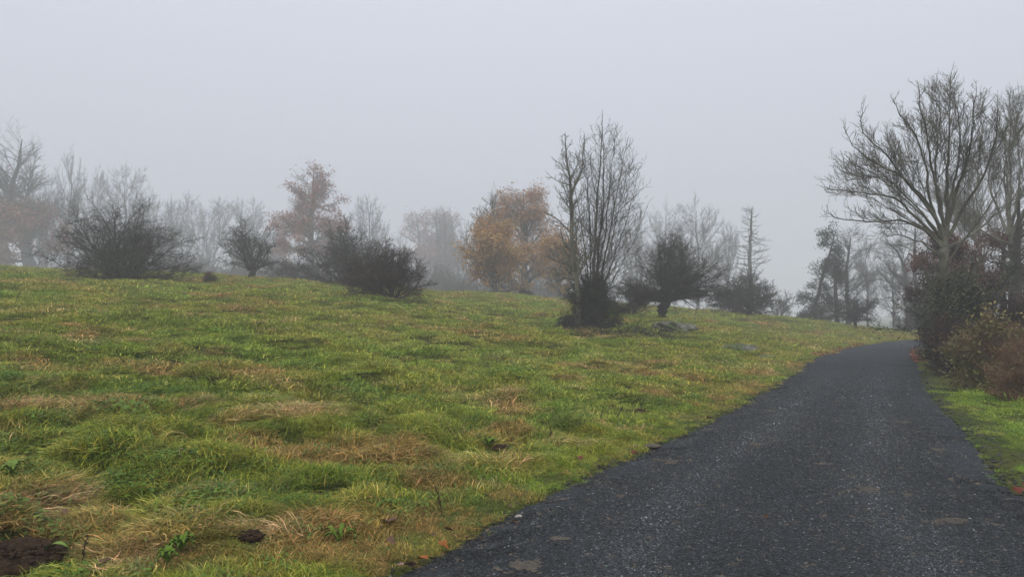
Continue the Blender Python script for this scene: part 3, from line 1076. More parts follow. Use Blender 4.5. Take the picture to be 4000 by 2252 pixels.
grow_tree('hawthorn', 'tall dark thorn thicket with a narrow peak behind the low right hand bush', 'bush', 868, 50,
          [(870, 650, 130, 84, 70), (862, 596, 60, 56), (785, 672, 90, 48), (950, 660, 100, 62)], M['thorn_bark'], 14, stems=haw(el=(4, 88), n=52, r=.06), levels=H_LV(8, 7, 6, 1.5), base_spread=1.3)
grow_tree('hawthorn', 'dim thorn bush filling the hollow between the peaked thicket and the low reddish bush', 'bush', 930, 41,
          [(930, 665, 105, 86), (865, 640, 62, 66), (840, 690, 60, 45)], M['thorn_bark'], 151, stems=haw(el=(4, 88), n=56, r=.045), levels=H_LV(7, 6, 6, 1.2), base_spread=1.4)
grow_tree('thorn_bush', 'low dark bush with reddish twigs and bare branches reaching right, left of the autumn beech', 'bush', 985, 31,
          [(960, 705, 112, 58, 80), (1015, 692, 80, 70), (945, 665, 66, 58), (890, 705, 75, 42)], M['thorn_red'], 15, stems=haw(el=(8, 88), n=52, r=.04), levels=H_LV(8, 7, 5, 1.1), base_spread=.7,
          leaves=dict(n=1500, box=(880, 1010, 600, 700), sp=.06), leafmat=M['dark_red_leaf'], leafsize=.045)
grow_tree('hawthorn', 'broad dark hawthorn on a thick leaning trunk, right of the tall bare tree', 'tree', 1668, 36,
          [(1702, 690, 138, 106, 90), (1705, 645, 98, 70), (1605, 720, 80, 62), (1800, 735, 80, 66)], M['thorn_bark'], 16, trunk=[(1664, 785, .27), (1678, 755, .22)], r0=.3,
          stems=haw(el=(4, 88), n=100, r=.05, from_top=True, elp=1.25, lk=(.75, 1.05)), levels=H_LV(8, 7, 5, 1.1))
grow_tree('hawthorn', 'misty hawthorn in front of the bare larch', 'bush', 1885, 50,
          [(1885, 735, 78, 64), (1845, 745, 60, 52), (1893, 702, 46, 34), (1920, 760, 48, 36)], M['thorn_bark'], 17, trunk=[(1885, 790, .18), (1885, 778, .15)], r0=.2, stems=haw(el=(-6, 88), n=64, elp=1.4, r=.06, from_top=True), levels=H_LV(7, 6, 5, 1.7))
grow_tree('small_thorn', 'small faint thorn bush at the right foot of the larch', 'shrub', 1960, 62,
          [(1960, 768, 42, 42)], M['thorn_bark'], 18, stems=haw(el=(10, 88), n=30, r=.035), levels=H_LV(5, 4, 3, 1.8))
grow_tree('thorn_bush', 'round dark thorn bush in front of the forked bare trees beyond the pasture', 'bush', 2150, 50,
          [(2152, 775, 66, 38), (2150, 758, 36, 26)], M['thorn_bark'], 19, trunk=[(2150, 812, .1), (2150, 803, .09)], r0=.11, stems=haw(el=(-2, 88), n=34, r=.05, from_top=True), levels=H_LV(7, 6, 5, 1.5))
grow_tree('brown_shrub', 'twiggy brown shrub between the tall bare tree and the broad hawthorn', 'shrub', 1590, 39,
          [(1585, 765, 52, 50), (1620, 735, 48, 42)], M['thorn_red'], 20, stems=haw(el=(15, 88), n=30, r=.022), levels=H_LV(7, 6, 4, 1.0), base_spread=.5)

# ---- the tall pair in the middle: a mossy ash stem and a many-stemmed tree in one thicket
ASH_LV = lambda a, b, c, s=1.0: [dict(n=a, t0=.12, t1=.98, ang=38, angs=10, lr=.55, rr=.5, seg=6, wig=.10, trop=.06, k=4, rmin=.014 * s, rtip=.009 * s),
                                 dict(n=b, t0=.15, ang=42, angs=10, lr=.5, rr=.55, seg=4, wig=.13, trop=.08, k=3, rmin=.010 * s, rtip=.0075 * s, lmin=.25),
                                 dict(n=c, t0=.2, ang=42, angs=12, lr=.55, rr=.8, seg=3, wig=.13, trop=.12, k=3, rmin=.008 * s, rtip=.0065 * s, lmin=.16)]
D0 = 27
t = grow_tree('ash_tree', 'slim bare ash with mossy stem forking high, left half of the tall central pair', 'tree', 1452, D0,
              [(1445, 520, 78, 190), (1435, 700, 90, 140)], M['ash_bark'], 21, trunk=[(1455, 760, .105), (1448, 690, .09), (1440, 640, .08), (1437, 560, .07), (1436, 500, .06), (1433, 450, .045), (1425, 400, .035), (1421, 335, .012)], r0=.12,
              levels=[dict(n=40, t0=.18, ang=52, angs=10, lr=.24, rr=.42, seg=6, wig=.12, trop=.09, k=4, rmin=.011, rtip=.007, envk=(.7, 1.0), taper=.3),
                      dict(n=7, t0=.15, ang=40, angs=12, lr=.5, rr=.6, seg=4, wig=.14, trop=.08, k=3, rmin=.0075, rtip=.0055, lmin=.2),
                      dict(n=5, t0=.2, ang=42, angs=12, lr=.5, rr=.8, seg=3, wig=.14, trop=.12, k=3, rmin=.006, rtip=.005, lmin=.12)])
# right fork of the ash
rng_ = np.random.default_rng(210)
fp = catmull(np.array([W(1437, 480, D0), W(1452, 455, D0), W(1463, 425, D0), W(1466, 390, D0), W(1470, 340, D0)]), 4)
v, f = tubes(fp[None], np.linspace(.045, .010, len(fp))[None], 6)
part('limb', v, f, M['ash_bark'], t)
envf = pix_env([(1466, 400, 40, 80)], D0)
p, dr, L, rad = children(fp[None], np.linspace(.045, .010, len(fp))[None], 16, .15, 1, 40, 10, rng_, .35, envf, .45)
A = run(p, dr, L, np.maximum(rad, .009), np.full(len(p), .006), 5, .1, .12, rng_)
p, dr, L, rad = children(A[0], A[1], 6, .2, 1, 42, 12, rng_, .5, None, .7)
B = run(p, dr, L, np.maximum(rad, .0065), np.full(len(p), .005), 3, .12, .12, rng_)
v, f = merge([cones(*A, 3), cones(*B, 3)])
part('twigs', v, f, M['ash_bark'], t, kind='stuff')

rng_ = np.random.default_rng(22)
D1 = 28.5
t = thing('many_stemmed_tree', 'tall bare tree of many straight dark stems, right half of the central pair', 'tree', (W(1505, 700, D1)[0], D1, hz1(W(1505, 700, D1)[0], D1)))
STEMS = [(1490, 1497, 1502, 1508, 292, .105), (1498, 1512, 1516, 1512, 305, .085), (1510, 1532, 1552, 1578, 345, .06), (1482, 1472, 1456, 1440, 400, .05), (1514, 1548, 1580, 1604, 430, .045), (1502, 1522, 1534, 1546, 320, .06), (1486, 1488, 1482, 1474, 335, .055), (1518, 1558, 1596, 1628, 520, .035), (1500, 1508, 1514, 1530, 350, .05), (1478, 1458, 1432, 1404, 500, .035), (1505, 1538, 1562, 1592, 390, .04)]
zb = t.location.z
env_ = pix_env([(1518, 520, 118, 225), (1520, 640, 135, 110)], D1)
SP_, SR_ = [], []
for i, (xa, xb, xc, xd, yt, r) in enumerate(STEMS):
    dy = rng_.normal(0, .35)
    b0 = np.array([W(xa, 800, D1)[0], D1 + dy * .4, zb - .1])
    ys = np.linspace(830, yt, 5)
    pl = [b0] + [W(x_, y_, D1) + np.array([0, dy * k_, 0]) for x_, y_, k_ in [(xa, ys[1], .6), (xb, ys[2], 1), (xc, ys[3], 1.6), (xd, ys[4], 2.2)]]
    pl = catmull(np.array(pl), 5)
    pl[1:] += rng_.normal(0, .02, (len(pl) - 1, 3))
    rr = np.linspace(r * .8, .007, len(pl)) * (1 - .15 * np.linspace(0, 1, len(pl)))
    v, f = tubes(pl[None], rr[None], 7)
    part('stem', v, f, M['stem_bark'], t)
    SP_.append(pl); SR_.append(rr)
SP_, SR_ = np.array(SP_), np.array(SR_)
p, dr, L, rad = children(SP_, SR_, 22, .12, .98, 40, 9, rng_, .42, env_, .36, taper=.55)
A = run(p, dr, L, np.clip(rad, .007, .015), np.full(len(p), .0045), 6, .05, .07, rng_)
p, dr, L, rad = children(A[0], A[1], 6, .15, 1, 34, 12, rng_, .42, env_, .6, lmin=.2, envk=(.7, 1.3))
B = run(p, dr, L, np.full(len(p), .0055), np.full(len(p), .004), 3, .06, .1, rng_)
p, dr, L, rad = children(B[0], B[1], 4, .2, 1, 40, 12, rng_, .5, None, .7, lmin=.12)
Cc = run(p, dr, L, np.maximum(rad, .0055), np.full(len(p), .004), 1, .08, .12, rng_)
v, f = merge([cones(*A, 3), cones(*B, 3), cones(*Cc, 3)])
part('twigs', v, f, M['stem_bark'], t, kind='stuff')
grow_tree('thicket', 'dense dark thorn thicket wrapped round the feet of the tall central pair', 'bush', 1490, 27.6,
          [(1496, 758, 76, 84), (1485, 802, 84, 36), (1545, 735, 46, 46), (1442, 735, 42, 46)], M['dark_bark'], 23, stems=haw(el=(2, 85), n=60, r=.032), levels=H_LV(9, 7, 5, 1.0), base_spread=.9,
          leaves=dict(n=5500, box=(1410, 1590, 720, 845), c0=.3, c1=.5, sp=.12), leafmat=M['ivy_leaf'], leafsize=.065)

# ---- the big ash over the road at the right
D2 = 22
t = grow_tree('ash_tree', 'large bare ash leaning over the right side of the road with upturned twig tips', 'tree', 2384, D2,
              [(2400, 450, 100, 100)], M['ash_bark'], 31, trunk=[(2380, 860, .155), (2378, 760, .145), (2373, 680, .14), (2374, 625, .135)], r0=.18)
C5 = lambda q: (1931 + q[0] * .5329, 128.75 + q[1] * .5329)
LIMBS = [([(830, 930), (740, 840), (620, 792), (480, 792), (330, 770), (275, 735)], .065), ([(825, 910), (690, 775), (600, 690), (450, 662), (330, 642), (262, 628)], .060),
         ([(828, 890), (770, 735), (660, 610), (600, 560), (520, 520), (400, 420), (360, 330)], .07), ([(830, 880), (795, 790), (680, 640), (560, 480), (450, 370), (440, 245)], .07),
         ([(835, 870), (770, 710), (740, 520), (700, 380), (640, 300), (590, 200)], .065), ([(838, 860), (800, 660), (765, 500), (745, 350), (720, 240), (712, 130)], .065),
         ([(835, 930), (845, 780), (845, 600), (850, 430), (858, 260), (868, 90)], .095), ([(845, 860), (880, 680), (930, 540), (960, 400), (970, 250), (982, 140)], .07),
         ([(848, 880), (930, 720), (1010, 590), (1060, 450), (1080, 310), (1085, 210)], .07), ([(840, 930), (960, 865), (1060, 780), (1150, 700), (1215, 640)], .06),
         ([(825, 980), (740, 905), (690, 885), (610, 850), (555, 862)], .04), ([(838, 870), (805, 720), (790, 560), (800, 420), (810, 290), (765, 185)], .06),
         ([(835, 1010), (900, 920), (1010, 770), (1090, 640), (1120, 540)], .055), ([(830, 900), (740, 790), (640, 700), (520, 610), (400, 600), (300, 520)], .045),
         ([(845, 870), (860, 700), (900, 520), (905, 380), (890, 250), (860, 150)], .05), ([(830, 890), (730, 760), (620, 640), (500, 560), (350, 480)], .04),
         ([(835, 1060), (930, 1000), (1040, 960), (1208, 900)], .045), ([(828, 1000), (880, 1080), (960, 1160), (1100, 1130), (1215, 1120)], .05), ([(832, 910), (720, 830), (600, 770), (470, 700), (380, 700)], .04)]
rng_ = np.random.default_rng(311)
allA = []
t_org = np.array(t.location)
for i, (ps, r) in enumerate(LIMBS):
    off = rng_.choice([-1, 1]) * rng_.uniform(.3, 2.6) * (0.3 if i == 6 else 1)
    q = np.array([W(*C5(p_), D2) for p_ in ps])
    tt_ = np.linspace(0, 1, len(q))
    q = q * (1 + (off / D2) * tt_[:, None] ** 1.2)          # each limb leans nearer or farther while keeping its spread
    q = catmull(q, 4)
    q[1:] += rng_.normal(0, .014, (len(q) - 1, 3))
    rr = r * (1 - np.linspace(0, 1, len(q)) ** .7) + .007
    rr = rr * .8
    v, f = tubes(q[None], rr[None], 6)
    part('limb', v, f, M['ash_bark'], t)
    tq = np.linspace(0, 1, 24); qi = np.stack([np.interp(tq, np.linspace(0, 1, len(q)), q[:, c_]) for c_ in range(3)], -1)
    allA.append((qi, np.interp(tq, np.linspace(0, 1, len(q)), rr)))
LP = np.array([a_[0] for a_ in allA]); LR = np.array([a_[1] for a_ in allA])
env_ = pix_env([(2300, 475, 238, 185, 210), (2395, 400, 185, 200, 180), (2490, 430, 140, 195, 160), (2225, 555, 160, 50, 150)], D2)
p, dr, L, rad = children(LP, LR, 18, .15, .995, 34, 10, rng_, .36, env_, .45, taper=.5, up=.16, tpow=.62)
A = run(p, dr, L, np.clip(rad, .007, .018), np.full(len(p), .005), 6, .055, .05, rng_)
p, dr, L, rad = children(A[0], A[1], 6, .15, 1, 34, 10, rng_, .48, env_, .6, lmin=.3, up=.14, envk=(.75, 1.25), tpow=.8, taper=.4)
B = run(p, dr, L, np.clip(rad, .0055, .008), np.full(len(p), .0045), 4, .08, .06, rng_)
p, dr, L, rad = children(B[0], B[1], 4, .15, 1, 38, 12, rng_, .5, None, .8, lmin=.18, up=.1)
Cc = run(p, dr, L, np.full(len(p), .0052), np.full(len(p), .0045), 2, .14, .10, rng_)
v, f = merge([cones(*A, 3), cones(*B, 3), cones(*Cc, 3)])
part('twigs', v, f, M['ash_bark'], t, kind='stuff')


def copy_thing(src, X, d, rz, sc, label):
    c_ = src.copy(); COL.objects.link(c_)
    bx = W(X, 700, d)[0]
    c_.location = (bx, d, hz1(bx, d)); c_.rotation_euler = (0, 0, rz); c_.scale = sc
    c_['label'] = label
    for ch in src.children:
        q_ = ch.copy(); COL.objects.link(q_); q_.parent = c_
    return c_


copy_thing(t, 2538, 27.5, 2.6, (.98, .98, 1.17), 'bare ash at the right edge of the picture, behind the large ash')
copy_thing(t, 2470, 37, 4.1, (1.0, 1.0, 1.15), 'third bare ash crown filling the gap between the two large ashes at the right')
# ---- red-brown undergrowth trees behind the ashes
grow_tree('beech_sapling', 'young beech holding dark red leaves, its left edge overhanging the road bend', 'tree', 2380, 28,
          [(2370, 690, 92, 105), (2330, 650, 62, 50)], M['dark_bark'], 34, trunk=[(2382, 760, .08), (2378, 640, .05), (2375, 580, .02)], r0=.1,
          levels=[dict(n=32, t0=.35, ang=68, angs=14, lr=.45, rr=.5, seg=5, k=3, rmin=.012, trop=.02, taper=.3), dict(n=8, t0=.15, ang=45, lr=.5, seg=3, k=3, rmin=.007), dict(n=5, t0=.2, ang=45, lr=.5, seg=2, k=3, rmin=.006)],
          leaves=dict(n=16000, c0=.3, c1=.55, sp=.12), leafmat=M['dark_red_leaf'], leafsize=.085)
grow_tree('beech_sapling', 'dark beech holding red brown leaves under the ash at the right edge', 'tree', 2520, 30,
          [(2520, 690, 110, 110), (2600, 660, 120, 120)], M['dark_bark'], 35, trunk=[(2520, 760, .12), (2522, 640, .07), (2525, 590, .03)], r0=.14,
          levels=[dict(n=40, t0=.08, ang=70, angs=14, lr=.6, rr=.5, seg=5, k=3, rmin=.014, trop=.0, taper=.3), dict(n=9, t0=.15, ang=45, lr=.5, seg=3, k=3, rmin=.009), dict(n=5, t0=.2, ang=45, lr=.5, seg=2, k=3, rmin=.007)],
          leaves=dict(n=22000, c0=.3, c1=.55, sp=.14), leafmat=M['dark_red_leaf'], leafsize=.10)
grow_tree('dark_spruce_trunk', 'thick dark trunk standing in shade at the right edge', 'tree', 2556, 27,
          [(2556, 650, 60, 80)], M['dark_bark'], 36, trunk=[(2556, 760, .20), (2558, 640, .14), (2562, 540, .06), (2566, 470, .02)], r0=.24,
          levels=[dict(n=16, t0=.3, ang=75, angs=10, lr=.3, rr=.3, seg=4, k=3, rmin=.012, trop=-.02), dict(n=6, t0=.2, ang=45, lr=.5, seg=3, k=3, rmin=.008)])
# ---- hedge on the right verge
def hedge_bush(X, d, E, seed, label, mat, lm, nl, ls, n=40, nm='hedge_bush', cat='bush', r=.03, el=(15, 88), s=1.0, lv=None, **k):
    return grow_tree(nm, label, cat, X, d, E, mat, seed, stems=haw(el=el, n=n, r=r), levels=lv or H_LV(7, 6, 4, s), base_spread=.5,
                     leaves=dict(n=nl, sp=.09, c0=.3, c1=.5) if nl else None, leafmat=lm, leafsize=ls, **k)
hedge_bush(2350, 24, [(2368, 800, 46, 95), (2380, 730, 60, 70)], 41, 'dark upright bush forming the corner of the roadside hedge under the large ash', M['dark_bark'], M['ivy_leaf'], 7000, .07, n=46, el=(40, 88))
hedge_bush(2392, 21.3, [(2400, 800, 66, 110), (2410, 710, 62, 80)], 42, 'roadside bush with pale grey green leaves climbing the ash trunk', M['dark_bark'], M['honeysuckle_leaf'], 6500, .07, n=60, el=(40, 88))
hedge_bush(2380, 21.8, [(2380, 700, 34, 62), (2384, 780, 50, 80)], 48, 'mossy twig tangle climbing the trunk of the large ash', M['ash_bark'], M['ivy_leaf'], 3600, .06, n=44, el=(60, 89), nm='climbing_tangle')
hedge_bush(2455, 21, [(2460, 790, 72, 105)], 43, 'dark leafy bush behind the bramble', M['dark_bark'], M['ivy_leaf'], 6000, .08, n=40, el=(30, 88))
hedge_bush(2395, 18.5, [(2400, 858, 55, 62)], 44, 'low dark purple brown bush at the foot of the hedge', M['thorn_red'], M['dark_red_leaf'], 1600, .05, n=44)
hedge_bush(2490, 15.5, [(2500, 860, 66, 76), (2560, 870, 60, 70)], 45, 'bramble thicket covered in yellowing leaves on the right verge', M['brown_stem'], M['bramble_leaf'], 7500, .07, n=40, r=.014, nm='bramble', s=.8)
hedge_bush(2545, 13.2, [(2550, 930, 55, 78), (2600, 920, 70, 80)], 46, 'leafless russet shrub with upright stems at the right edge of the verge', M['brown_stem'], M['bramble_leaf'], 700, .05, n=34, r=.015, nm='russet_shrub', cat='shrub', el=(50, 88), s=1.0, lv=[dict(n=8, t0=.15, ang=24, angs=10, lr=.6, rr=.6, seg=4, wig=.1, trop=.03, k=3, rmin=.006, rtip=.004), dict(n=5, t0=.1, ang=34, angs=14, lr=.5, rr=.7, seg=3, wig=.12, k=3, rmin=.005, rtip=.003), dict(n=3, t0=.1, ang=40, lr=.5, rr=.7, seg=1, k=3, rmin=.004, rtip=.002, lmin=.08)])
hedge_bush(2560, 19, [(2570, 790, 60, 60)], 47, 'dull red leafed bush behind the bramble at the right edge', M['thorn_red'], M['dark_red_leaf'], 4000, .07, n=30)
print('near trees', TRIS, time.time() - T0)

# ---- trees in the mist
B_LV = lambda a, b, c, s=1.0, flat=.5: [dict(n=a, t0=.12, ang=58, angs=12, lr=.55, rr=.32, seg=6, wig=.08, trop=.035, k=3, rmin=.018 * s, rtip=.010 * s, envk=(.75, 1.05), taper=.3),
                              dict(n=b * 1.2, t0=.1, ang=40, angs=12, lr=.45, rr=.5, seg=3, wig=.1, trop=.02, k=3, rmin=.011 * s, rtip=.007 * s, flat=flat, lmin=.7, tpow=.8),
                              dict(n=c * 1.2, t0=.1, ang=38, angs=14, lr=.5, rr=.7, seg=1, k=3, rmin=.009 * s, rtip=.005 * s, flat=flat, lmin=.6, up=.15),
                              dict(n=1.6, t0=.1, ang=36, angs=14, lr=.6, rr=.8, seg=1, k=3, rmin=.008 * s, rtip=.004 * s, flat=flat, lmin=.4, up=.15)]
grow_tree('beech_tree', 'tall misty beech with pinkish brown leaves thinning to the top, between the left hawthorns', 'tree', 783, 84,
          [(785, 525, 66, 110), (768, 610, 98, 88), (738, 640, 68, 60), (840, 570, 48, 75)], M['grey_bark'], 51, trunk=[(783, 640, .34), (781, 560, .28), (787, 500, .2), (789, 430, .04)], r0=.42, levels=B_LV(46, 9, 6),
          leaves=dict(n=16500, c0=.30, c1=.55, sp=.2, cs=.6), leafmat=M['beech_leaf'], leafsize=.22, leaf_y=(440, 620, .45))
for i, (X, yt, rx) in enumerate([(1050, 515, 45), (1095, 522, 42), (1135, 530, 36)]):
    grow_tree('bare_tree', ['palest bare tree, leftmost of three in thick mist left of the autumn beech', 'middle one of three pale trees in thick mist, pinkish below', 'rightmost of three pale trees in thick mist, touching the autumn beech'][i], 'tree', X, 128,
              [(X, (yt + 700) / 2, rx, (700 - yt) / 2)], M['grey_bark'], 53 + i, trunk=[(X, 680, .3), (X + 4, 600, .22), (X, 545, .06)], r0=.35, levels=B_LV(32, 8, 5, 1.5, .3),
              leaves=dict(n=7000, c0=.25, c1=.5, sp=.4, cs=.35), leafmat=M['far_red_leaf'], leafsize=.38, leaf_y=(600, 700, .03), group='three pale trees in thick mist')
grow_tree('ash_tree', 'bare ash with upturned twigs at the left side of the autumn beech', 'tree', 1236, 70,
          [(1215, 600, 62, 118), (1245, 530, 38, 62)], M['ash_bark'], 56, trunk=[(1238, 680, .24), (1232, 600, .18), (1240, 500, .05)], r0=.28,
          levels=[dict(n=34, t0=.12, ang=50, angs=12, lr=.5, rr=.5, seg=6, wig=.1, trop=.07, k=3, rmin=.03, rtip=.02, taper=.35), dict(n=9, t0=.15, ang=42, lr=.5, rr=.5, seg=4, k=3, rmin=.02, trop=.1, rtip=.015), dict(n=6, t0=.15, ang=42, lr=.5, seg=3, k=3, rmin=.015, trop=.12, rtip=.011)])
grow_tree('beech_tree', 'low spreading beech with orange leaves on a short dark trunk', 'tree', 1242, 62,
          [(1250, 645, 92, 86), (1215, 675, 56, 52), (1330, 690, 108, 48)], M['grey_bark'], 57, trunk=[(1242, 715, .24), (1244, 680, .22), (1250, 620, .12), (1252, 590, .05)], r0=.26, levels=B_LV(44, 9, 6, .9, .6),
          leaves=dict(n=15000, c0=.28, c1=.52, sp=.2, cs=.9), leafmat=M['orange_leaf'], leafsize=.20)
grow_tree('beech_tree', 'tall rounded beech with rust brown leaves behind the low orange one', 'tree', 1322, 72,
          [(1312, 590, 92, 122), (1370, 650, 82, 84), (1400, 640, 55, 75), (1260, 620, 70, 80)], M['grey_bark'], 58, trunk=[(1320, 680, .32), (1322, 600, .26), (1318, 540, .16), (1316, 485, .04)], r0=.4, levels=B_LV(46, 9, 6, 1, .4),
          leaves=dict(n=15500, c0=.28, c1=.52, sp=.22, cs=.8), leafmat=M['rust_leaf'], leafsize=.23)
grow_tree('orange_beech', 'beech with orange leaves seen through the stems of the tall central pair', 'tree', 1405, 66,
          [(1400, 675, 62, 66)], M['grey_bark'], 59, trunk=[(1405, 720, .16), (1403, 660, .1), (1400, 620, .04)], r0=.18, levels=B_LV(30, 8, 5, .9, .5),
          leaves=dict(n=7000, c0=.36, c1=.54, sp=.2, cs=.8), leafmat=M['orange_leaf'], leafsize=.20)
grow_tree('low_shrub', 'small grey shrub under the right side of the autumn beeches', 'shrub', 1318, 54,
          [(1318, 742, 22, 16)], M['thorn_bark'], 60, stems=haw(el=(20, 88), n=18, r=.02), levels=H_LV(5, 5, 4, 1.4), base_spread=.5)
grow_tree('larch', 'bare larch with level upturned branches standing right of the central trees', 'tree', 1885, 78,
          [(1888, 605, 30, 108), (1890, 660, 52, 70), (1890, 720, 56, 50)], M['grey_bark'], 61, trunk=[(1885, 700, .22), (1887, 620, .17), (1889, 560, .11), (1891, 520, .03)], r0=.26,
          levels=[dict(n=84, t0=.08, t1=.97, ang=100, angs=9, lr=.4, rr=.3, seg=7, wig=.04, trop=.11, k=3, rmin=.025, rmax=.05, rtip=.014, envk=(.8, 1.05), taper=.2), dict(n=9, t0=.15, ang=40, lr=.32, seg=2, k=3, rmin=.014, trop=.03, rtip=.010, lmin=.3)])
grow_tree('leaning_conifer', 'leaning dark evergreen with ragged hanging foliage clumps beyond the pasture', 'tree', 2040, 62,
          [(2085, 640, 30, 60), (2075, 690, 48, 50), (2045, 735, 34, 45), (2060, 780, 50, 40)], M['dark_bark'], 64, trunk=[(2052, 760, .13), (2068, 700, .12), (2085, 640, .08), (2100, 585, .02)], r0=.16,
          levels=[dict(n=34, t0=.08, ang=75, angs=14, lr=.42, rr=.45, seg=5, wig=.1, trop=-.02, k=3, rmin=.02, taper=.2), dict(n=8, t0=.2, ang=45, lr=.5, seg=3, k=3, rmin=.012, trop=-.1, lmin=.4), dict(n=4, t0=.2, ang=45, lr=.6, seg=2, k=3, rmin=.010, trop=-.15, lmin=.3)],
          leaves=dict(n=11000, c0=.42, c1=.58, sp=.2, cs=.8), leafmat=M['yew_leaf'], leafsize=.14)
grow_tree('bare_tree', 'upright bare tree beside the leaning evergreen', 'tree', 2135, 64,
          [(2140, 670, 58, 90), (2170, 640, 45, 60)], M['grey_bark'], 65, trunk=[(2132, 760, .17), (2130, 700, .14), (2133, 640, .09), (2140, 590, .03)], r0=.2, levels=B_LV(28, 8, 5, .9, .1))
grow_tree('bare_tree', 'slender bare tree between the leaning evergreen and the round thorn bush', 'tree', 2105, 60,
          [(2095, 720, 48, 62)], M['dark_bark'], 66, trunk=[(2103, 760, .16), (2100, 700, .10), (2096, 662, .04)], r0=.18, levels=B_LV(18, 7, 5, .85, .1))
t = grow_tree('bare_tree', 'group of bare trunks rising from a shrub where the road bends away', 'tree', 2287, 58,
              [(2250, 690, 70, 80), (2300, 700, 60, 110)], M['grey_bark'], 67, trunk=[(2283, 780, .20), (2278, 700, .15), (2262, 640, .08), (2225, 600, .02)], r0=.24, levels=B_LV(28, 8, 5, .85, .1))
grow_tree('bare_tree', 'straight bare trunk beside the trunk group at the road bend', 'tree', 2305, 59,
          [(2310, 690, 60, 115)], M['grey_bark'], 68, trunk=[(2308, 780, .20), (2303, 700, .16), (2300, 620, .10), (2302, 570, .03)], r0=.24, levels=B_LV(22, 8, 5, .85, .1))
grow_tree('brushwood_shrub', 'dusky low shrub round the foot of the bare trunks at the road bend', 'shrub', 2285, 56,
          [(2286, 800, 40, 38)], M['thorn_red'], 69, stems=haw(el=(20, 88), n=40, r=.02), levels=H_LV(7, 6, 4, 1.3), base_spread=1.6)
# dark brush along the foot of the far trees
for X, d, E, seed, lab in [(2060, 60, [(2075, 795, 78, 28)], 70, 'dark heap of brushwood under the leaning evergreen'), (1840, 54, [(1835, 765, 62, 48)], 71, 'dim thorn bush at the left of the misty hawthorn'),
                           (720, 62, [(740, 685, 75, 34)], 72, 'dim low bush right of the fan shaped hawthorn'), (1170, 82, [(1170, 725, 60, 22)], 73, 'dim low bush left of the orange beech trunk'),
                           (1390, 84, [(1400, 738, 90, 22)], 74, 'dim low bush right of the orange beech trunk'), (460, 70, [(430, 680, 70, 20)], 75, 'dim low bush showing to the right behind the widest hawthorn')]:
    grow_tree('brush', lab, 'bush', X, d, E, M['thorn_bark'], seed, stems=haw(el=(10, 88), n=40, r=.03), levels=H_LV(6, 6, 4, 2.0), base_spread=2.0)
# far left wood
grow_tree('beech_tree', 'big old beech with thick trunk and dull red lower leaves at the far left edge', 'tree', 72, 86,
          [(30, 430, 95, 118), (60, 560, 110, 90), (-30, 600, 120, 80)], M['grey_bark'], 81, trunk=[(68, 640, .55), (58, 590, .48), (40, 530, .42), (30, 480, .32), (45, 420, .18), (55, 350, .05)], r0=.8, levels=B_LV(54, 10, 6, 1.05, .4),
          leaves=dict(n=16000, c0=.30, c1=.5, sp=.35, cs=.35), leafmat=M['far_red_leaf'], leafsize=.32, leaf_y=(500, 590, .0))
grow_tree('beech_tree', 'second dark trunk with dull red leaves, at the very left edge', 'tree', 14, 90,
          [(0, 590, 80, 70)], M['grey_bark'], 82, trunk=[(14, 640, .4), (10, 590, .32), (6, 530, .15)], r0=.5, levels=B_LV(24, 8, 5, 1.1, .4),
          leaves=dict(n=7000, c0=.3, c1=.5, sp=.35, cs=.35), leafmat=M['far_red_leaf'], leafsize=.32)
print('mist trees', TRIS, time.time() - T0)
# bare crowns of the misty wood: three grown, the others are turned and stretched copies
def bare_proto(seed, e, ang, trop):
    rng = np.random.default_rng(seed)
    zt = np.linspace(-.4, 8.6, 9)
    pl = np.column_stack([rng.normal(0, .10, 9) * zt * .25, rng.normal(0, .10, 9) * zt * .25, zt]); pl[0, :2] = 0
    pl = catmull(pl, 3); rr = .20 * (1 - np.linspace(0, 1, len(pl))) ** .8 + .012
    env = Env(e)
    p, dr, L, rad = children(pl[None], rr[None], 42, .22, 1, ang, 10, rng, .7, env, .36, taper=.3, envk=(.75, 1.05))
    A = run(p, dr, L, np.clip(rad, .012, .05), np.full(len(p), .008), 6, trop, .08, rng)
    p, dr, L, rad = children(A[0], A[1], 10, .1, 1, 38, 12, rng, .42, env, .5, lmin=.4, tpow=.8, envk=(.7, 1.2))
    B = run(p, dr, L, np.clip(rad, .007, .012), np.full(len(p), .005), 3, .03, .1, rng)
    p, dr, L, rad = children(B[0], B[1], 8, .1, 1, 36, 12, rng, .45, None, .6, lmin=.3, up=.15)
    C_ = run(p, dr, L, np.full(len(p), .0085), np.full(len(p), .006), 1, .0, .0, rng)
    p, dr, L, rad = children(C_[0], C_[1], 4, .1, 1, 34, 12, rng, .6, None, .6, lmin=.2, up=.15)
    D_ = run(p, dr, L, np.full(len(p), .007), np.full(len(p), .004), 1, .0, .0, rng)
    v1, f1 = tubes(pl[None], rr[None], 7)
    v2, f2 = merge([cones(*A, 3), cones(*B, 3), cones(*C_, 3), cones(*D_, 3)])
    a_, b_ = mesh_np('trunk', v1, f1), mesh_np('crown', v2, f2)
    a_.materials.append(M['grey_bark']); b_.materials.append(M['grey_bark'])
    TRIS[0] += len(b_.polygons)
    return a_, b_


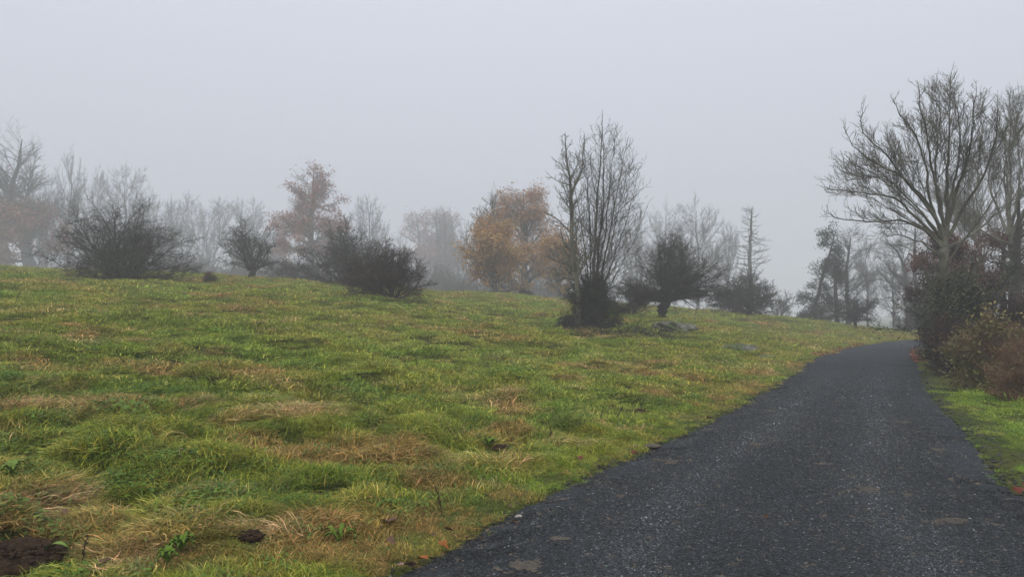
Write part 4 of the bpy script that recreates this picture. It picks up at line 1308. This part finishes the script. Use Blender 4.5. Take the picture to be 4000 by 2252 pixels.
BP = [bare_proto(801, [((0, 0, 5.6), (4.0, 4.0, 4.4))], 52, .03), bare_proto(802, [((0, 0, 6.0), (2.6, 2.6, 4.0)), ((.8, 0, 4.2), (2.8, 2.8, 2.4))], 46, .05), bare_proto(803, [((-.6, 0, 5.4), (4.4, 4.4, 3.2)), ((.5, 0, 7.0), (2.6, 2.6, 3.0))], 60, .01)]
for X, yt, rx, d, k, rz, lab in [(312, 418, 100, 128, 0, .3, 'wide pale dome shaped bare tree rising behind the widest hawthorn'), (172, 385, 54, 118, 1, 1.2, 'grey bare tree right of the big old beech'),
                                 (238, 430, 48, 138, 1, 2.4, 'faint bare tree between the grey one and the pale dome'), (118, 440, 50, 124, 0, 4.0, 'bare tree close behind the big old beech, on its right'),
                                 (372, 470, 50, 138, 2, 5.0, 'pale bare tree at the right shoulder of the dome shaped one'), (925, 492, 64, 122, 0, 1.0, 'round topped bare tree in mist behind the dark thicket'),
                                 (852, 545, 40, 150, 1, 3.3, 'faint bare tree between the tall misty beech and the round topped one'), (1672, 498, 78, 150, 2, .8, 'pale bare tree with spreading top directly right of the tall central pair'),
                                 (1755, 492, 96, 112, 2, 3.9, 'large bare spreading tree rising behind the broad dark hawthorn'), (1832, 560, 52, 118, 0, 2.2, 'lower bare tree between the spreading one and the larch'),
                                 (1250, 475, 52, 118, 1, 5.4, 'bare tree top standing just above the left of the orange beech'), (1172, 560, 46, 150, 0, 2.9, 'faint bare tree left of the orange beech'),
                                 (1008, 590, 34, 170, 1, .2, 'very faint low tree left of the three pale ones'), (690, 540, 40, 170, 1, 1.9, 'faint bare tree behind the fan shaped hawthorn'),
                                 (430, 500, 42, 140, 1, .5, 'faint bare tree just right of the widest hawthorn'), (1345, 478, 60, 140, 0, 3.5, 'bare tree crown just showing above the rust brown beech'), (1600, 520, 50, 140, 1, 2.1, 'faint bare tree in the gap right of the tall central pair'), (1115, 520, 55, 175, 0, 1.1, 'very pale bare tree behind the three in thick mist'), (2180, 600, 46, 84, 1, 3.0, 'bare tree with fine branches behind the round thorn bush'), (2245, 615, 60, 76, 2, 1.4, 'bare tree with boughs reaching left at the road bend')]:
    bx = W(X, 700, d)[0]; bz = hz1(bx, d)
    top = W(X, yt, d)[2]; sz_ = (top - bz) / 9.7; sx_ = rx * d / F / K / (3.2 if k == 1 else 4.1)
    rt = thing('bare_tree', lab, 'tree', (bx, d, bz), None, rz); rt.scale = (sx_, sx_, sz_)
    obj('trunk', BP[k][0], None, rt); obj('crown', BP[k][1], None, rt)['kind'] = 'stuff'
# undergrowth along the foot of the misty wood: one mass
def brush_proto(seed):
    rng = np.random.default_rng(seed)
    n_ = 46
    az = rng.random(n_) * 6.28; el = np.radians(rng.uniform(15, 88, n_))
    D_ = np.stack([np.cos(el) * np.cos(az), np.cos(el) * np.sin(az), np.sin(el)], -1)
    A = run(D_ * .2, D_, rng.uniform(.8, 2.0, n_), np.full(n_, .02), np.full(n_, .008), 4, .01, .12, rng)
    p, dr, L, rad = children(A[0], A[1], 8, .1, 1, 42, 14, rng, .5, None, .6, lmin=.2)
    B = run(p, dr, L, np.full(len(p), .012), np.full(len(p), .006), 1, 0, 0, rng)
    p, dr, L, rad = children(B[0], B[1], 4, .1, 1, 42, 14, rng, .6, None, .6, lmin=.2)
    C_ = run(p, dr, L, np.full(len(p), .010), np.full(len(p), .005), 1, 0, 0, rng)
    v, f = merge([cones(*A, 3), cones(*B, 3), cones(*C_, 3)])
    return v, f, np.full(len(v), .5)


rng_ = np.random.default_rng(95)
n_ = 420
d_ = rng_.uniform(105, 175, n_)
Xp = rng_.uniform(-120, 1480, n_)
bx = (Xp / K - 512) / F * d_
scatter('undergrowth', [brush_proto(i) for i in (1, 2, 3)], np.column_stack([bx, d_, hz(bx, d_) - .1]), np.column_stack([np.zeros(n_), np.zeros(n_), rng_.random(n_) * 6.28]), rng_.uniform(1.6, 3.6, n_), rng_.integers(0, 3, n_), np.ones((n_, 3)),
        M['grey_bark'], 'dim grey undergrowth along the foot of the misty wood', 'undergrowth')
# thin, straight, brushy-topped trees in a row
def pole_tree(seed, h=1.0):
    rng = np.random.default_rng(seed)
    pl = np.array([[rng.normal(0, .12) * i, rng.normal(0, .12) * i, 2.4 * i] for i in range(8)]) + np.array([0, 0, -.3])
    pl = catmull(pl, 3); rr = np.linspace(.19, .03, len(pl))
    env = Env([((0, 0, 12.5), (2.3, 2.3, 5.0)), ((0, 0, 6), (1.2, 1.2, 6))])
    p, dr, L, rad = children(pl[None], rr[None], 46, .18, 1, 40, 12, rng, .3, env, .35, taper=.3)
    A = run(p, dr, L, np.clip(rad, .02, .05), np.full(len(p), .018), 5, .06, .08, rng)
    p, dr, L, rad = children(A[0], A[1], 8, .2, 1, 38, 12, rng, .4, None, .6, lmin=.5)
    B = run(p, dr, L, np.maximum(rad, .018), np.full(len(p), .012), 3, .06, .1, rng)
    p, dr, L, rad = children(B[0], B[1], 3, .2, 1, 38, 12, rng, .6, None, .6, lmin=.4)
    C_ = run(p, dr, L, np.maximum(rad, .016), np.full(len(p), .012), 2, .06, .1, rng)
    v1, f1 = tubes(pl[None], rr[None], 6)
    v2, f2 = merge([cones(*A, 3), cones(*B, 3), cones(*C_, 3)])
    return mesh_np('trunk', v1, f1), mesh_np('crown', v2, f2)
PT = [pole_tree(900 + i) for i in range(4)]
for a_, b_ in PT:
    a_.materials.append(M['grey_bark']); b_.materials.append(M['grey_bark'])
    TRIS[0] += len(b_.polygons) * 2
rng_ = np.random.default_rng(91)
XS = [(402, 540, 116), (432, 500, 118), (458, 520, 122), (484, 492, 117), (505, 515, 125), (526, 505, 118), (548, 498, 121), (570, 510, 126), (592, 500, 119), (614, 512, 123), (636, 500, 128), (660, 530, 130), (224, 560, 120), (250, 575, 124), (100, 560, 116), (128, 540, 122), (196, 560, 118), (690, 560, 134)]
wherew = ['leftmost', 'second from the left', 'third from the left', 'fourth from the left', 'fifth from the left', 'sixth from the left', 'seventh from the left', 'eighth from the left', 'ninth from the left', 'tenth from the left', 'eleventh from the left', 'twelfth from the left', 'thirteenth from the left', 'fourteenth from the left', 'fifteenth from the left', 'sixteenth from the left', 'seventeenth from the left', 'rightmost']
order = sorted(range(len(XS)), key=lambda i: XS[i][0])
for rank, i in enumerate(order):
    X, yt, d = XS[i]
    d = d + (d - 66) * .95
    bx = W(X, 700, d)[0]; bz = hz1(bx, d)
    top = W(X, yt, d)[2]
    s = (top - bz) / 17.2
    a_, b_ = PT[i % 4]
    rt = thing('pole_tree', wherew[rank] + ' of the thin bare trees in the misty left row', 'tree', (bx, d, bz), 'thin straight trees in the misty row at the left', rng_.random() * 6.28)
    rt.scale = (s * rng_.uniform(.75, 1.05), s * rng_.uniform(.75, 1.05), s)
    obj('trunk', a_, None, rt); c_ = obj('crown', b_, None, rt); c_['kind'] = 'stuff'
print('poles', TRIS, time.time() - T0)
# ------------------------------------------------------------------ boulders, molehills, leaves, stalks, sandy patches
def blob(seed, rx, ry, rz, nu=28, nvv=14, amp=.22, fr=1.6, flat_bottom=True):
    u = np.linspace(0, 2 * np.pi, nu, endpoint=False); w_ = np.linspace(-np.pi / 2, np.pi / 2, nvv)
    U, Wv = np.meshgrid(u, w_)
    n_ = np.stack([np.cos(Wv) * np.cos(U), np.cos(Wv) * np.sin(U), np.sin(Wv)], -1)
    k = 1 + amp * (fbm(n_[..., 0] * fr + n_[..., 2] * 1.3 + seed, n_[..., 1] * fr - n_[..., 2] * .7, seed, 4) - .5) * 2
    v = n_ * k[..., None] * np.array([rx, ry, rz])
    idx = np.arange(nu * nvv).reshape(nvv, nu)
    f = np.stack([idx[:-1], np.roll(idx[:-1], -1, 1), np.roll(idx[1:], -1, 1), idx[1:]], -1).reshape(-1, 4)
    return v.reshape(-1, 3), f


m, n, l, b = new_mat('mossy_rock')
t1 = nz(n, l, 3.5, 6, .7); t2 = nz(n, l, 14, 4, .7)
r1 = ramp(n, l, t1.outputs[0], [(.40, (.08, .11, .025)), (.50, (.08, .09, .04)), (.56, (.13, .13, .105)), (.70, (.26, .25, .22))])
l.new(r1.outputs[0], b.inputs['Base Color']); b.inputs['Roughness'].default_value = .9
bump(n, l, b, t2.outputs[0], .8, .03); M['rock'] = m
m, n, l, b = new_mat('dark_soil')
t1 = nz(n, l, 22, 6, .75)
r1 = ramp(n, l, t1.outputs[0], [(.35, (.026, .015, .008)), (.65, (.075, .044, .024))])
b.inputs['Specular IOR Level'].default_value = .12
l.new(r1.outputs[0], b.inputs['Base Color']); b.inputs['Roughness'].default_value = .95
bump(n, l, b, t1.outputs[0], 1.0, .03); M['soil'] = m
m, n, l, b = new_mat('sandy_mud')
t1 = nz(n, l, 26, 5, .7)
r1 = ramp(n, l, t1.outputs[0], [(.35, (.06, .052, .043)), (.65, (.13, .105, .078))])
l.new(r1.outputs[0], b.inputs['Base Color']); b.inputs['Roughness'].default_value = .9
bump(n, l, b, t1.outputs[0], .8, .01); M['sand'] = m


def flatmat(name, c, c2=None, rough=.6):
    m, n, l, b = new_mat(name)
    t = nz(n, l, 40, 3, .6)
    c2 = c2 or tuple(x * .6 for x in c)
    r = ramp(n, l, t.outputs[0], [(.35, c2), (.65, c)])
    l.new(r.outputs[0], b.inputs['Base Color']); b.inputs['Roughness'].default_value = rough
    b.inputs['Specular IOR Level'].default_value = .1
    M[name] = m
    return m


flatmat('leaf_orange', (.34, .12, .03)); flatmat('leaf_red', (.17, .045, .03)); flatmat('leaf_brown', (.16, .09, .055)); flatmat('leaf_yellow', (.50, .40, .06)); flatmat('leaf_pink', (.34, .20, .17))
flatmat('herb_green', (.13, .21, .03), (.09, .16, .02), .85); flatmat('pale_green_leaf', (.17, .24, .05), (.15, .22, .05), .85); flatmat('dead_stalk', (.085, .06, .035)); flatmat('petal_yellow', (.80, .58, .03)); flatmat('pale_stone', (.42, .38, .32)); flatmat('grey_stone', (.24, .235, .22))

for (X, Y, rx, ry, rz, sd_, lab) in [(1688, 832, .78, .6, .24, 3, 'flat mossy boulder half sunk in grass in front of the broad hawthorn'),
                                     (1858, 882, .46, .4, .22, 5, 'pale lichened boulder lying in the pasture nearest the road')]:
    p = G(X, Y)
    v, f = blob(sd_, rx, ry, rz, 56, 26, .62, 3.0)
    o = obj('boulder', mesh_np('boulder', v, f), M['rock'], loc=(p[0], p[1], p[2] + .05)); tag(o, lab, 'rock')
    o.rotation_euler = (0, .06, .1)
v, f = blob(9, .3, .18, .06)
p = G(1925, 895)
o = obj('boulder', mesh_np('boulder', v, f), M['rock'], loc=(p[0], p[1], p[2] + .03)); tag(o, 'low mossy stone slab trailing right from the lichened boulder', 'rock')
p = G(2349, 917)
v, f = blob(12, .16, .10, .10, 16, 9)
o = obj('stone', mesh_np('stone', v, f), M['grey_stone'], loc=(p[0], p[1], p[2] + .05)); tag(o, 'grey stone at the foot of the dark hedge corner beside the road', 'rock')
p = G(2385, 922)
v, f = blob(14, .55, .16, .14, 22, 10)
o = obj('log', mesh_np('log', v, f), M['rock'], loc=(p[0], p[1], p[2] + .06)); tag(o, 'short mossy log lying under the roadside hedge', 'log')
p = G(1304, 1293)
v, f = blob(15, .035, .028, .02, 12, 7)
o = obj('stone', mesh_np('stone', v, f), M['pale_stone'], loc=(p[0], p[1], p[2] + .015)); tag(o, 'small pale stone on the grass edge of the road', 'rock')

MLAB = ['large dark molehill in the bottom left corner', 'fist sized molehill left of the two standing dead stalks', 'small molehill right of the larger one in mid pasture', 'wide bare soil mound near the road with a stalk beside it',
        'tiny brown soil crumb heap in the left pasture', 'small dark molehill left of centre in the near grass', 'dark soil heap in the grass near the bottom edge', 'small molehill farther up the left slope']
for i, (X, Y, r) in enumerate(MOLE):
    p = G(X, Y)
    v, f = blob(30 + i, r * 1.05, r * .9, r * .42, 40 if r > .2 else 20, 18 if r > .2 else 9, .32, 3.5)
    o = obj('molehill', mesh_np('molehill', v, f), M['soil'], loc=(p[0], p[1], p[2] + (.05 if r > .25 else .02))); tag(o, MLAB[i], 'molehill', 'molehills in the pasture')
    rc = np.random.default_rng(40 + i)
    nc = int(150 + 1500 * r)
    an = rc.random(nc) * 6.28; q_ = np.abs(rc.normal(0, .55, nc)) * 1.0
    cx_, cy_ = r * q_ * np.cos(an), r * q_ * np.sin(an)
    cz_ = r * .40 * np.sqrt(np.clip(1 - (q_ / 1.03) ** 2, 0, 1)) + .01 * (q_ > 1)
    pr = [stone_proto(k, .8) for k in range(4)]
    ms_ = []
    for j in range(nc):
        v_, f_, _ = pr[j % 4]
        a1 = rc.random() * 6.28; c1, s1 = math.cos(a1), math.sin(a1)
        vv_ = v_ * rc.lognormal(0, .4) * (.008 + .012 * r)
        ms_.append((np.column_stack([vv_[:, 0] * c1 - vv_[:, 1] * s1 + cx_[j], vv_[:, 0] * s1 + vv_[:, 1] * c1 + cy_[j], vv_[:, 2] + cz_[j]]), f_))
    v_, f_ = merge(ms_)
    obj('soil_crumbs', mesh_np('soil_crumbs', v_, f_, False), M['soil'], o, kind='stuff')

# sandy patches trodden into the road
rc = np.random.default_rng(61)
for i, (X, Y, a_, b_) in enumerate(SAND):
    p = G(X, Y)
    n_ = 1500
    an = rc.random(n_) * 6.28; q_ = np.sqrt(rc.random(n_)) * 1.5
    x = p[0] + a_ * q_ * np.cos(an); y = p[1] + b_ * 1.3 * q_ * np.sin(an)
    k = sandiness(x, y) > .35
    x, y = x[k][:650], y[k][:650]
    z = road_z(x, y) + .004
    ms_ = []
    for j in range(len(x)):
        v_, f_, _ = SP[6 + j % 4]
        ms_.append((v_ * np.array([.009, .009, .006]) * rc.lognormal(0, .3) + np.array([x[j], y[j], z[j]]), f_))
    if ms_:
        v_, f_ = merge(ms_)
        obj('sand_patch', mesh_np('sand_patch', v_, f_, False), M['sand'], road, kind='stuff')
for X, Y, r, lab in [(1419, 1254, .10, 'brown mud clod at the road edge with grass roots'), (1640, 1124, .08, 'brown earth clod where the grass meets the road, farther up')]:
    p = G(X, Y)
    v, f = blob(int(X), r * 1.3, r * .6, r * .35, 22, 10, .35, 3)
    o = obj('mud_clod', mesh_np('mud_clod', v, f), M['sand'], loc=(p[0], p[1], p[2] + .03)); tag(o, lab, 'mud')


def leaf_mesh(kind, s):
    if kind == 'lobed':
        ang = np.linspace(0, 2 * np.pi, 20, endpoint=False)
        r = .5 * (1 + .28 * np.cos(5 * ang)) * s
        V = np.stack([r * np.cos(ang), r * np.sin(ang) * .85, .012 * np.cos(2 * ang) + .006], -1)
    else:
        ang = np.linspace(0, 2 * np.pi, 14, endpoint=False)
        V = np.stack([.5 * s * np.cos(ang), .27 * s * np.sin(ang) * (1 - .3 * np.cos(ang)), .16 * s * np.abs(np.sin(ang)) + .004 - .05 * s * np.cos(ang) ** 2], -1)
    V = np.vstack([V, [[0, 0, 0]]])
    k = len(V) - 1
    F_ = np.array([[j, (j + 1) % k, k] for j in range(k)])
    return mesh_np('fallen_leaf', V, F_, False)


LM = {('lobed', .09): leaf_mesh('lobed', .09), ('oval', .09): leaf_mesh('oval', .09), ('lobed', .12): leaf_mesh('lobed', .12), ('oval', .07): leaf_mesh('oval', .07)}
LEAVES = [(1115, 1384, 'orange', 'lobed', .09, 'bright orange leaf on the grass where it meets the road at the bottom'), (1063, 1416, 'orange', 'oval', .09, 'orange red leaf just below the bright orange one at the road edge'),
          (1022, 1434, 'pink', 'lobed', .12, 'curled pinkish brown leaf at the very bottom of the road edge'), (974, 1326, 'brown', 'lobed', .12, 'large brown leaf standing in the grass near the bottom centre'),
          (984, 1380, 'brown', 'oval', .09, 'dull brown leaf in grass below the large brown one'), (994, 1293, 'yellow', 'lobed', .12, 'yellow lobed leaf in grass above the large brown one'),
          (1204, 1137, 'red', 'oval', .09, 'single red leaf in the middle of the near pasture'), (1456, 1163, 'red', 'lobed', .09, 'dull red leaf in the grass below the big tussock'),
          (1596, 1146, 'red', 'oval', .09, 'dark red leaf at the grass edge beside the earth clod'), (1783, 1058, 'red', 'oval', .09, 'small red leaf at the road edge farther up'),
          (360, 1297, 'yellow', 'lobed', .09, 'orange yellow leaf in the lower left grass'), (406, 1284, 'yellow', 'lobed', .12, 'lemon yellow leaf right of the orange yellow one'),
          (499, 1103, 'pink', 'oval', .09, 'pale pinkish leaf in the left pasture'), (261, 1429, 'brown', 'oval', .09, 'curled brown leaf near the bottom left'), (455, 1187, 'pink', 'oval', .07, 'pinkish brown leaf on the tiny soil heap'),
          (1128, 1350, 'brown', 'oval', .07, 'small rust leaf left of the road edge near the bottom'), (160, 1290, 'brown', 'oval', .09, 'purplish brown leaf on the straw coloured grass at left'),
          (2560, 1238, 'red', 'lobed', .09, 'red leaf at the tip of the right verge'), (2572, 1232, 'red', 'oval', .09, 'orange red leaf at the right border of the verge'), (2540, 1222, 'brown', 'oval', .07, 'small brown leaf in the right verge grass'),
          (2095, 1185, 'brown', 'oval', .07, 'small brown leaf lying alone on the road'), (1927, 1307, 'brown', 'oval', .07, 'tiny brown leaf on the middle of the road'), (1478, 1233, 'brown', 'oval', .09, 'tan leaf on the road beside the mud clod')]
rng_ = np.random.default_rng(77)
for X, Y, c, k, s_, lab in LEAVES:
    p = G(X, Y)
    on = road_sd(np.array([p[0]]), np.array([p[1]]))[0] < -.05
    z = float(road_z(p[0], p[1])[0]) + .012 if on else p[2] + .055
    o = obj('fallen_leaf', LM[(k, s_)], None, loc=(p[0], p[1], z))
    if not o.data.materials:
        o.data.materials.append(M['leaf_brown'])
    o.material_slots[0].link = 'OBJECT'
    o.material_slots[0].material = M['leaf_' + c]
    o.rotation_euler = (rng_.normal(0, .3) + (0 if on else .45), rng_.normal(0, .25), rng_.random() * 6.28)
    if on:
        o.scale = (.6, .6, .6)
    tag(o, lab, 'leaf', 'fallen leaves near the road')

# leaf litter too small to count: along the far road edge and under the hedge
def litter(name, P, size, c0, label, seed):
    rng = np.random.default_rng(seed)
    z = np.maximum(hz(P[:, 0], P[:, 1]) + .02, np.where(road_sd(P[:, 0], P[:, 1]) < 0, road_z(P[:, 0], P[:, 1]) + .008, -9))
    pos = np.column_stack([P, z + rng.random(len(P)) * .03])
    v, f, bl_ = leaf_quads(pos, size, rng, droop=.05)
    me = mesh_np(name, v, f); add_attr(me, 'bl', 'FLOAT', 'POINT', bl_)
    o = obj(name, me, c0, kind='stuff'); tag(o, label, 'leaves')


M['hedge_litter'] = leafmat('hedge_litter', [(0, (.05, .03, .02)), (.5, (.10, .06, .035)), (1, (.17, .11, .06))], .05)
M['litter'] = leafmat('litter', [(0, (.16, .035, .02)), (.5, (.28, .07, .03)), (1, (.30, .17, .08))], .1)
yy = rng_.uniform(24, 38, 620); xx = np.interp(yy, LEc[:, 1], LEc[:, 0]) - np.abs(rng_.normal(0, .22, 620)) + .08
litter('leaf_litter', np.column_stack([xx, yy]), .09, M['litter'], 'thin line of red brown leaves along the far left road edge', 1)
yy = rng_.uniform(4.2, 24, 420); xx = np.interp(yy, LEc[:, 1], LEc[:, 0]) + rng_.normal(-.02, .13, 420)
litter('leaf_litter', np.column_stack([xx, yy]), .032, M['hedge_litter'], 'dull brown leaf scraps caught along the near left road edge', 5)
yy = rng_.uniform(3.5, 22, 150); q_ = rng_.random(150); xx = np.interp(yy, LEc[:, 1], LEc[:, 0]) * (1 - q_) + np.interp(yy, REc[:, 1], REc[:, 0]) * q_
litter('leaf_litter', np.column_stack([xx, yy]), .022, M['hedge_litter'], 'tiny brown leaf scraps strewn over the road surface', 6)
yy = rng_.uniform(23.5, 31, 800); xx = np.interp(yy, REc[:, 1], REc[:, 0]) + np.abs(rng_.normal(0, .28, 800)) - .1
litter('leaf_litter', np.column_stack([xx, yy]), .09, M['litter'], 'bank of red leaves on the right road edge before the bend', 2)
N = 5200
yy = rng_.uniform(15, 30, N); xx = np.interp(yy, REc[:, 1], REc[:, 0]) + .9 + np.abs(rng_.normal(0, 2.2, N))
litter('leaf_litter', np.column_stack([xx, yy]), .085, M['hedge_litter'], 'brown dead leaves covering the soil under the right hand hedge', 3)
c = W(1500, 700, 27.3)
a_ = rng_.random(2600) * 6.28; r_ = 2.1 * np.sqrt(rng_.random(2600))
litter('leaf_litter', np.column_stack([c[0] + r_ * np.cos(a_) * 1.15 + .4, 26.9 + r_ * np.sin(a_)]), .085, M['hedge_litter'], 'dark dead leaves on the ground under the tall central pair', 4)
# twiggy debris at the foot of the central thicket
n_ = 900
a_ = rng_.random(n_) * 6.28; r_ = 2.0 * np.sqrt(rng_.random(n_))
P0 = np.column_stack([c[0] + r_ * np.cos(a_) * 1.2 + .5, 26.6 + r_ * np.sin(a_) * .8, np.zeros(n_)]); P0[:, 2] = hz(P0[:, 0], P0[:, 1]) + .02
Dd = nrm(np.column_stack([rng_.normal(0, 1, n_), rng_.normal(0, 1, n_), np.abs(rng_.normal(.25, .3, n_))]))
P_, R_ = run(P0, Dd, rng_.uniform(.3, .9, n_), np.full(n_, .009), np.full(n_, .004), 3, -.03, .15, rng_)
v, f = cones(P_, R_)
o = obj('fallen_twigs', mesh_np('fallen_twigs', v, f), M['thorn_bark'], kind='stuff'); tag(o, 'tangle of fallen dead twigs at the foot of the central thicket', 'twigs')

# dead upright stalks
STK = [(315, 922, .42, 'tall dark dead stalk in the left pasture with seed tufts'), (493, 965, .35, 'thin dead stalk standing right of the tall dark one'), (568, 962, .38, 'dead stalk leaning slightly, third along the left pasture'),
       (1047, 922, .30, 'lone dead stalk on the middle of the slope'), (1610, 1022, .38, 'thick dark stalk beside the bare soil mound'), (1505, 1066, .30, 'first of two slender stalks left of the soil mound'),
       (1548, 1062, .30, 'second slender stalk, nearer to the soil mound'), (1377, 1102, .22, 'short reddish stalk with two side shoots above the tussocks'), (1911, 852, .38, 'slender dead stalk on the slope behind the lichened boulder'),
       (42, 768, .5, 'dark stalk at the far left of the upper slope'), (1110, 1300, .35, 'bent brown stalk in the near grass'), (205, 1420, .30, 'short brown stalk near the bottom left')]
for i, (X, Y, h, lab) in enumerate(STK):
    p = G(X, Y)
    rng = np.random.default_rng(500 + i)
    P_, R_ = run(p[None] - ZUP * .03, np.array([[rng.normal(0, .12), rng.normal(0, .1), 1]]), np.array([h * .8]), np.array([.0042]), np.array([.0022]), 7, .03, .08, rng)
    t = thing('dead_stalk', lab, 'plant', tuple(p), 'dead stalks standing in the pasture')
    v, f = tubes(P_, R_, 5); part('stem', v, f, M['dead_stalk'], t)
    q, dr, L, rad = children(P_, R_, 12, .35, 1, 30, 10, rng, .14, None, .8, lmin=.025, prop=False)
    A = run(q, dr, L, np.full(len(q), .004), np.full(len(q), .0035), 3, .12, .1, rng)
    pos = A[0][:, 1:].reshape(-1, 3); pos = np.repeat(pos, 3, 0) + rng.normal(0, .006, (len(pos) * 3, 3))
    v1, f1, _b = leaf_quads(pos, .010, rng)
    v, f = merge([cones(*A, 3), (v1, f1)]); part('seed_heads', v, f, M['dead_stalk'], t, kind='stuff')

# small yellow flowers
for i, (X, Y, lab) in enumerate([(752, 957, 'yellow flower head in the left pasture, left of its twin'), (768, 957, 'yellow flower head in the left pasture, right of its twin'), (1624, 1047, 'bright yellow flower below the bare soil mound'), (1535, 989, 'small yellow flower up slope from the soil mound')]):
    p = G(X, Y); rng = np.random.default_rng(600 + i)
    t = thing('yellow_flower', lab, 'flower', tuple(p), 'yellow flowers in the pasture')
    P_, R_ = run(p[None], np.array([[.05, 0, 1.0]]), np.array([.2]), np.array([.003]), np.array([.002]), 4, 0, .05, rng)
    v, f = tubes(P_, R_, 4); part('stem', v, f, M['herb_green'], t)
    tip = P_[0, -1]
    for k in range(8):
        a = k / 8 * 6.283; d_ = np.array([math.cos(a), math.sin(a), .25]); s_ = np.array([-math.sin(a), math.cos(a), 0])
        V = np.array([tip, tip + d_ * .016 + s_ * .008, tip + d_ * .030, tip + d_ * .016 - s_ * .008])
        part('petal', V, np.array([[0, 1, 2, 3]]), M['petal_yellow'], t)

# broad leaved plants in the near grass
def broad_plant(X, Y, n_leaf, size, mat, lab, seed, lobed=True, name='broad_leaved_plant'):
    p = G(X, Y); rng = np.random.default_rng(seed)
    t = thing(name, lab, 'plant', tuple(p))
    for k in range(n_leaf):
        a = k / n_leaf * 6.283 + rng.normal(0, .3); L = size * rng.uniform(.7, 1.3); h = rng.uniform(.05, .11)
        d_ = np.array([math.cos(a), math.sin(a), 0]); s_ = np.array([-math.sin(a), math.cos(a), 0])
        ts = np.linspace(0, 1, 7)
        mid = p + d_ * (ts * L)[:, None] + ZUP * (h * np.sin(ts * 2.4) + .02)[:, None]
        wd = (L * (.34 if lobed else .16)) * np.sin(np.pi * np.clip(ts * .95 + .03, 0, 1)) * (1 + (.35 * np.cos(ts * 19) if lobed else 0))
        Vv_ = np.vstack([mid + s_ * wd[:, None] + ZUP * .012, mid, mid - s_ * wd[:, None] + ZUP * .012])
        F_ = np.array([[r * 7 + j, r * 7 + j + 1, (r + 1) * 7 + j + 1, (r + 1) * 7 + j] for r in range(2) for j in range(6)])
        part('leaf', Vv_, F_, mat, t)


broad_plant(455, 1400, 16, .065, M['herb_green'], 'dark green lobed leaf rosette near the bottom left of centre', 701)
broad_plant(420, 1432, 9, .07, M['herb_green'], 'smaller lobed rosette at the bottom edge, left of the larger one', 702)
broad_plant(852, 1368, 5, .10, M['herb_green'], 'long leaved plantain rosette near the bottom centre', 703, False)
broad_plant(93, 1385, 2, .16, M['pale_green_leaf'], 'two pale green leaves lying beside the large molehill', 704, False)
broad_plant(30, 1215, 10, .08, M['pale_green_leaf'], 'light green lobed plant at the left border', 705)
broad_plant(1230, 1110, 9, .08, M['herb_green'], 'green rosette beside the molehills in mid pasture', 706)
print('all', TRIS, time.time() - T0)
# ------------------------------------------------------------------ haze
me = bpy.data.meshes.new('haze')
x0, x1, y0, y1, z0, z1 = -612, 616, -612, 612, -6.0, 37.0
v = [(x0, y0, z0), (x1, y0, z0), (x1, y1, z0), (x0, y1, z0), (x0, y0, z1), (x1, y0, z1), (x1, y1, z1), (x0, y1, z1)]
me.from_pydata(v, [], [(0, 3, 2, 1), (4, 5, 6, 7), (0, 1, 5, 4), (1, 2, 6, 5), (2, 3, 7, 6), (3, 0, 4, 7)])
m = bpy.data.materials.new('haze_air'); m.use_nodes = True
n, l = m.node_tree.nodes, m.node_tree.links
n.remove(n['Principled BSDF'])
pv = n.new('ShaderNodeVolumePrincipled')
pv.inputs['Color'].default_value = (.985, .99, 1.0, 1)
pv.inputs['Density'].default_value = FOG
pv.inputs['Anisotropy'].default_value = 0.0
l.new(pv.outputs[0], n['Material Output'].inputs['Volume'])
haze = obj('haze', me, m, kind='stuff')
haze['label'] = 'pale grey autumn fog filling the whole scene'
haze['category'] = 'fog'
print('script', time.time() - T0)
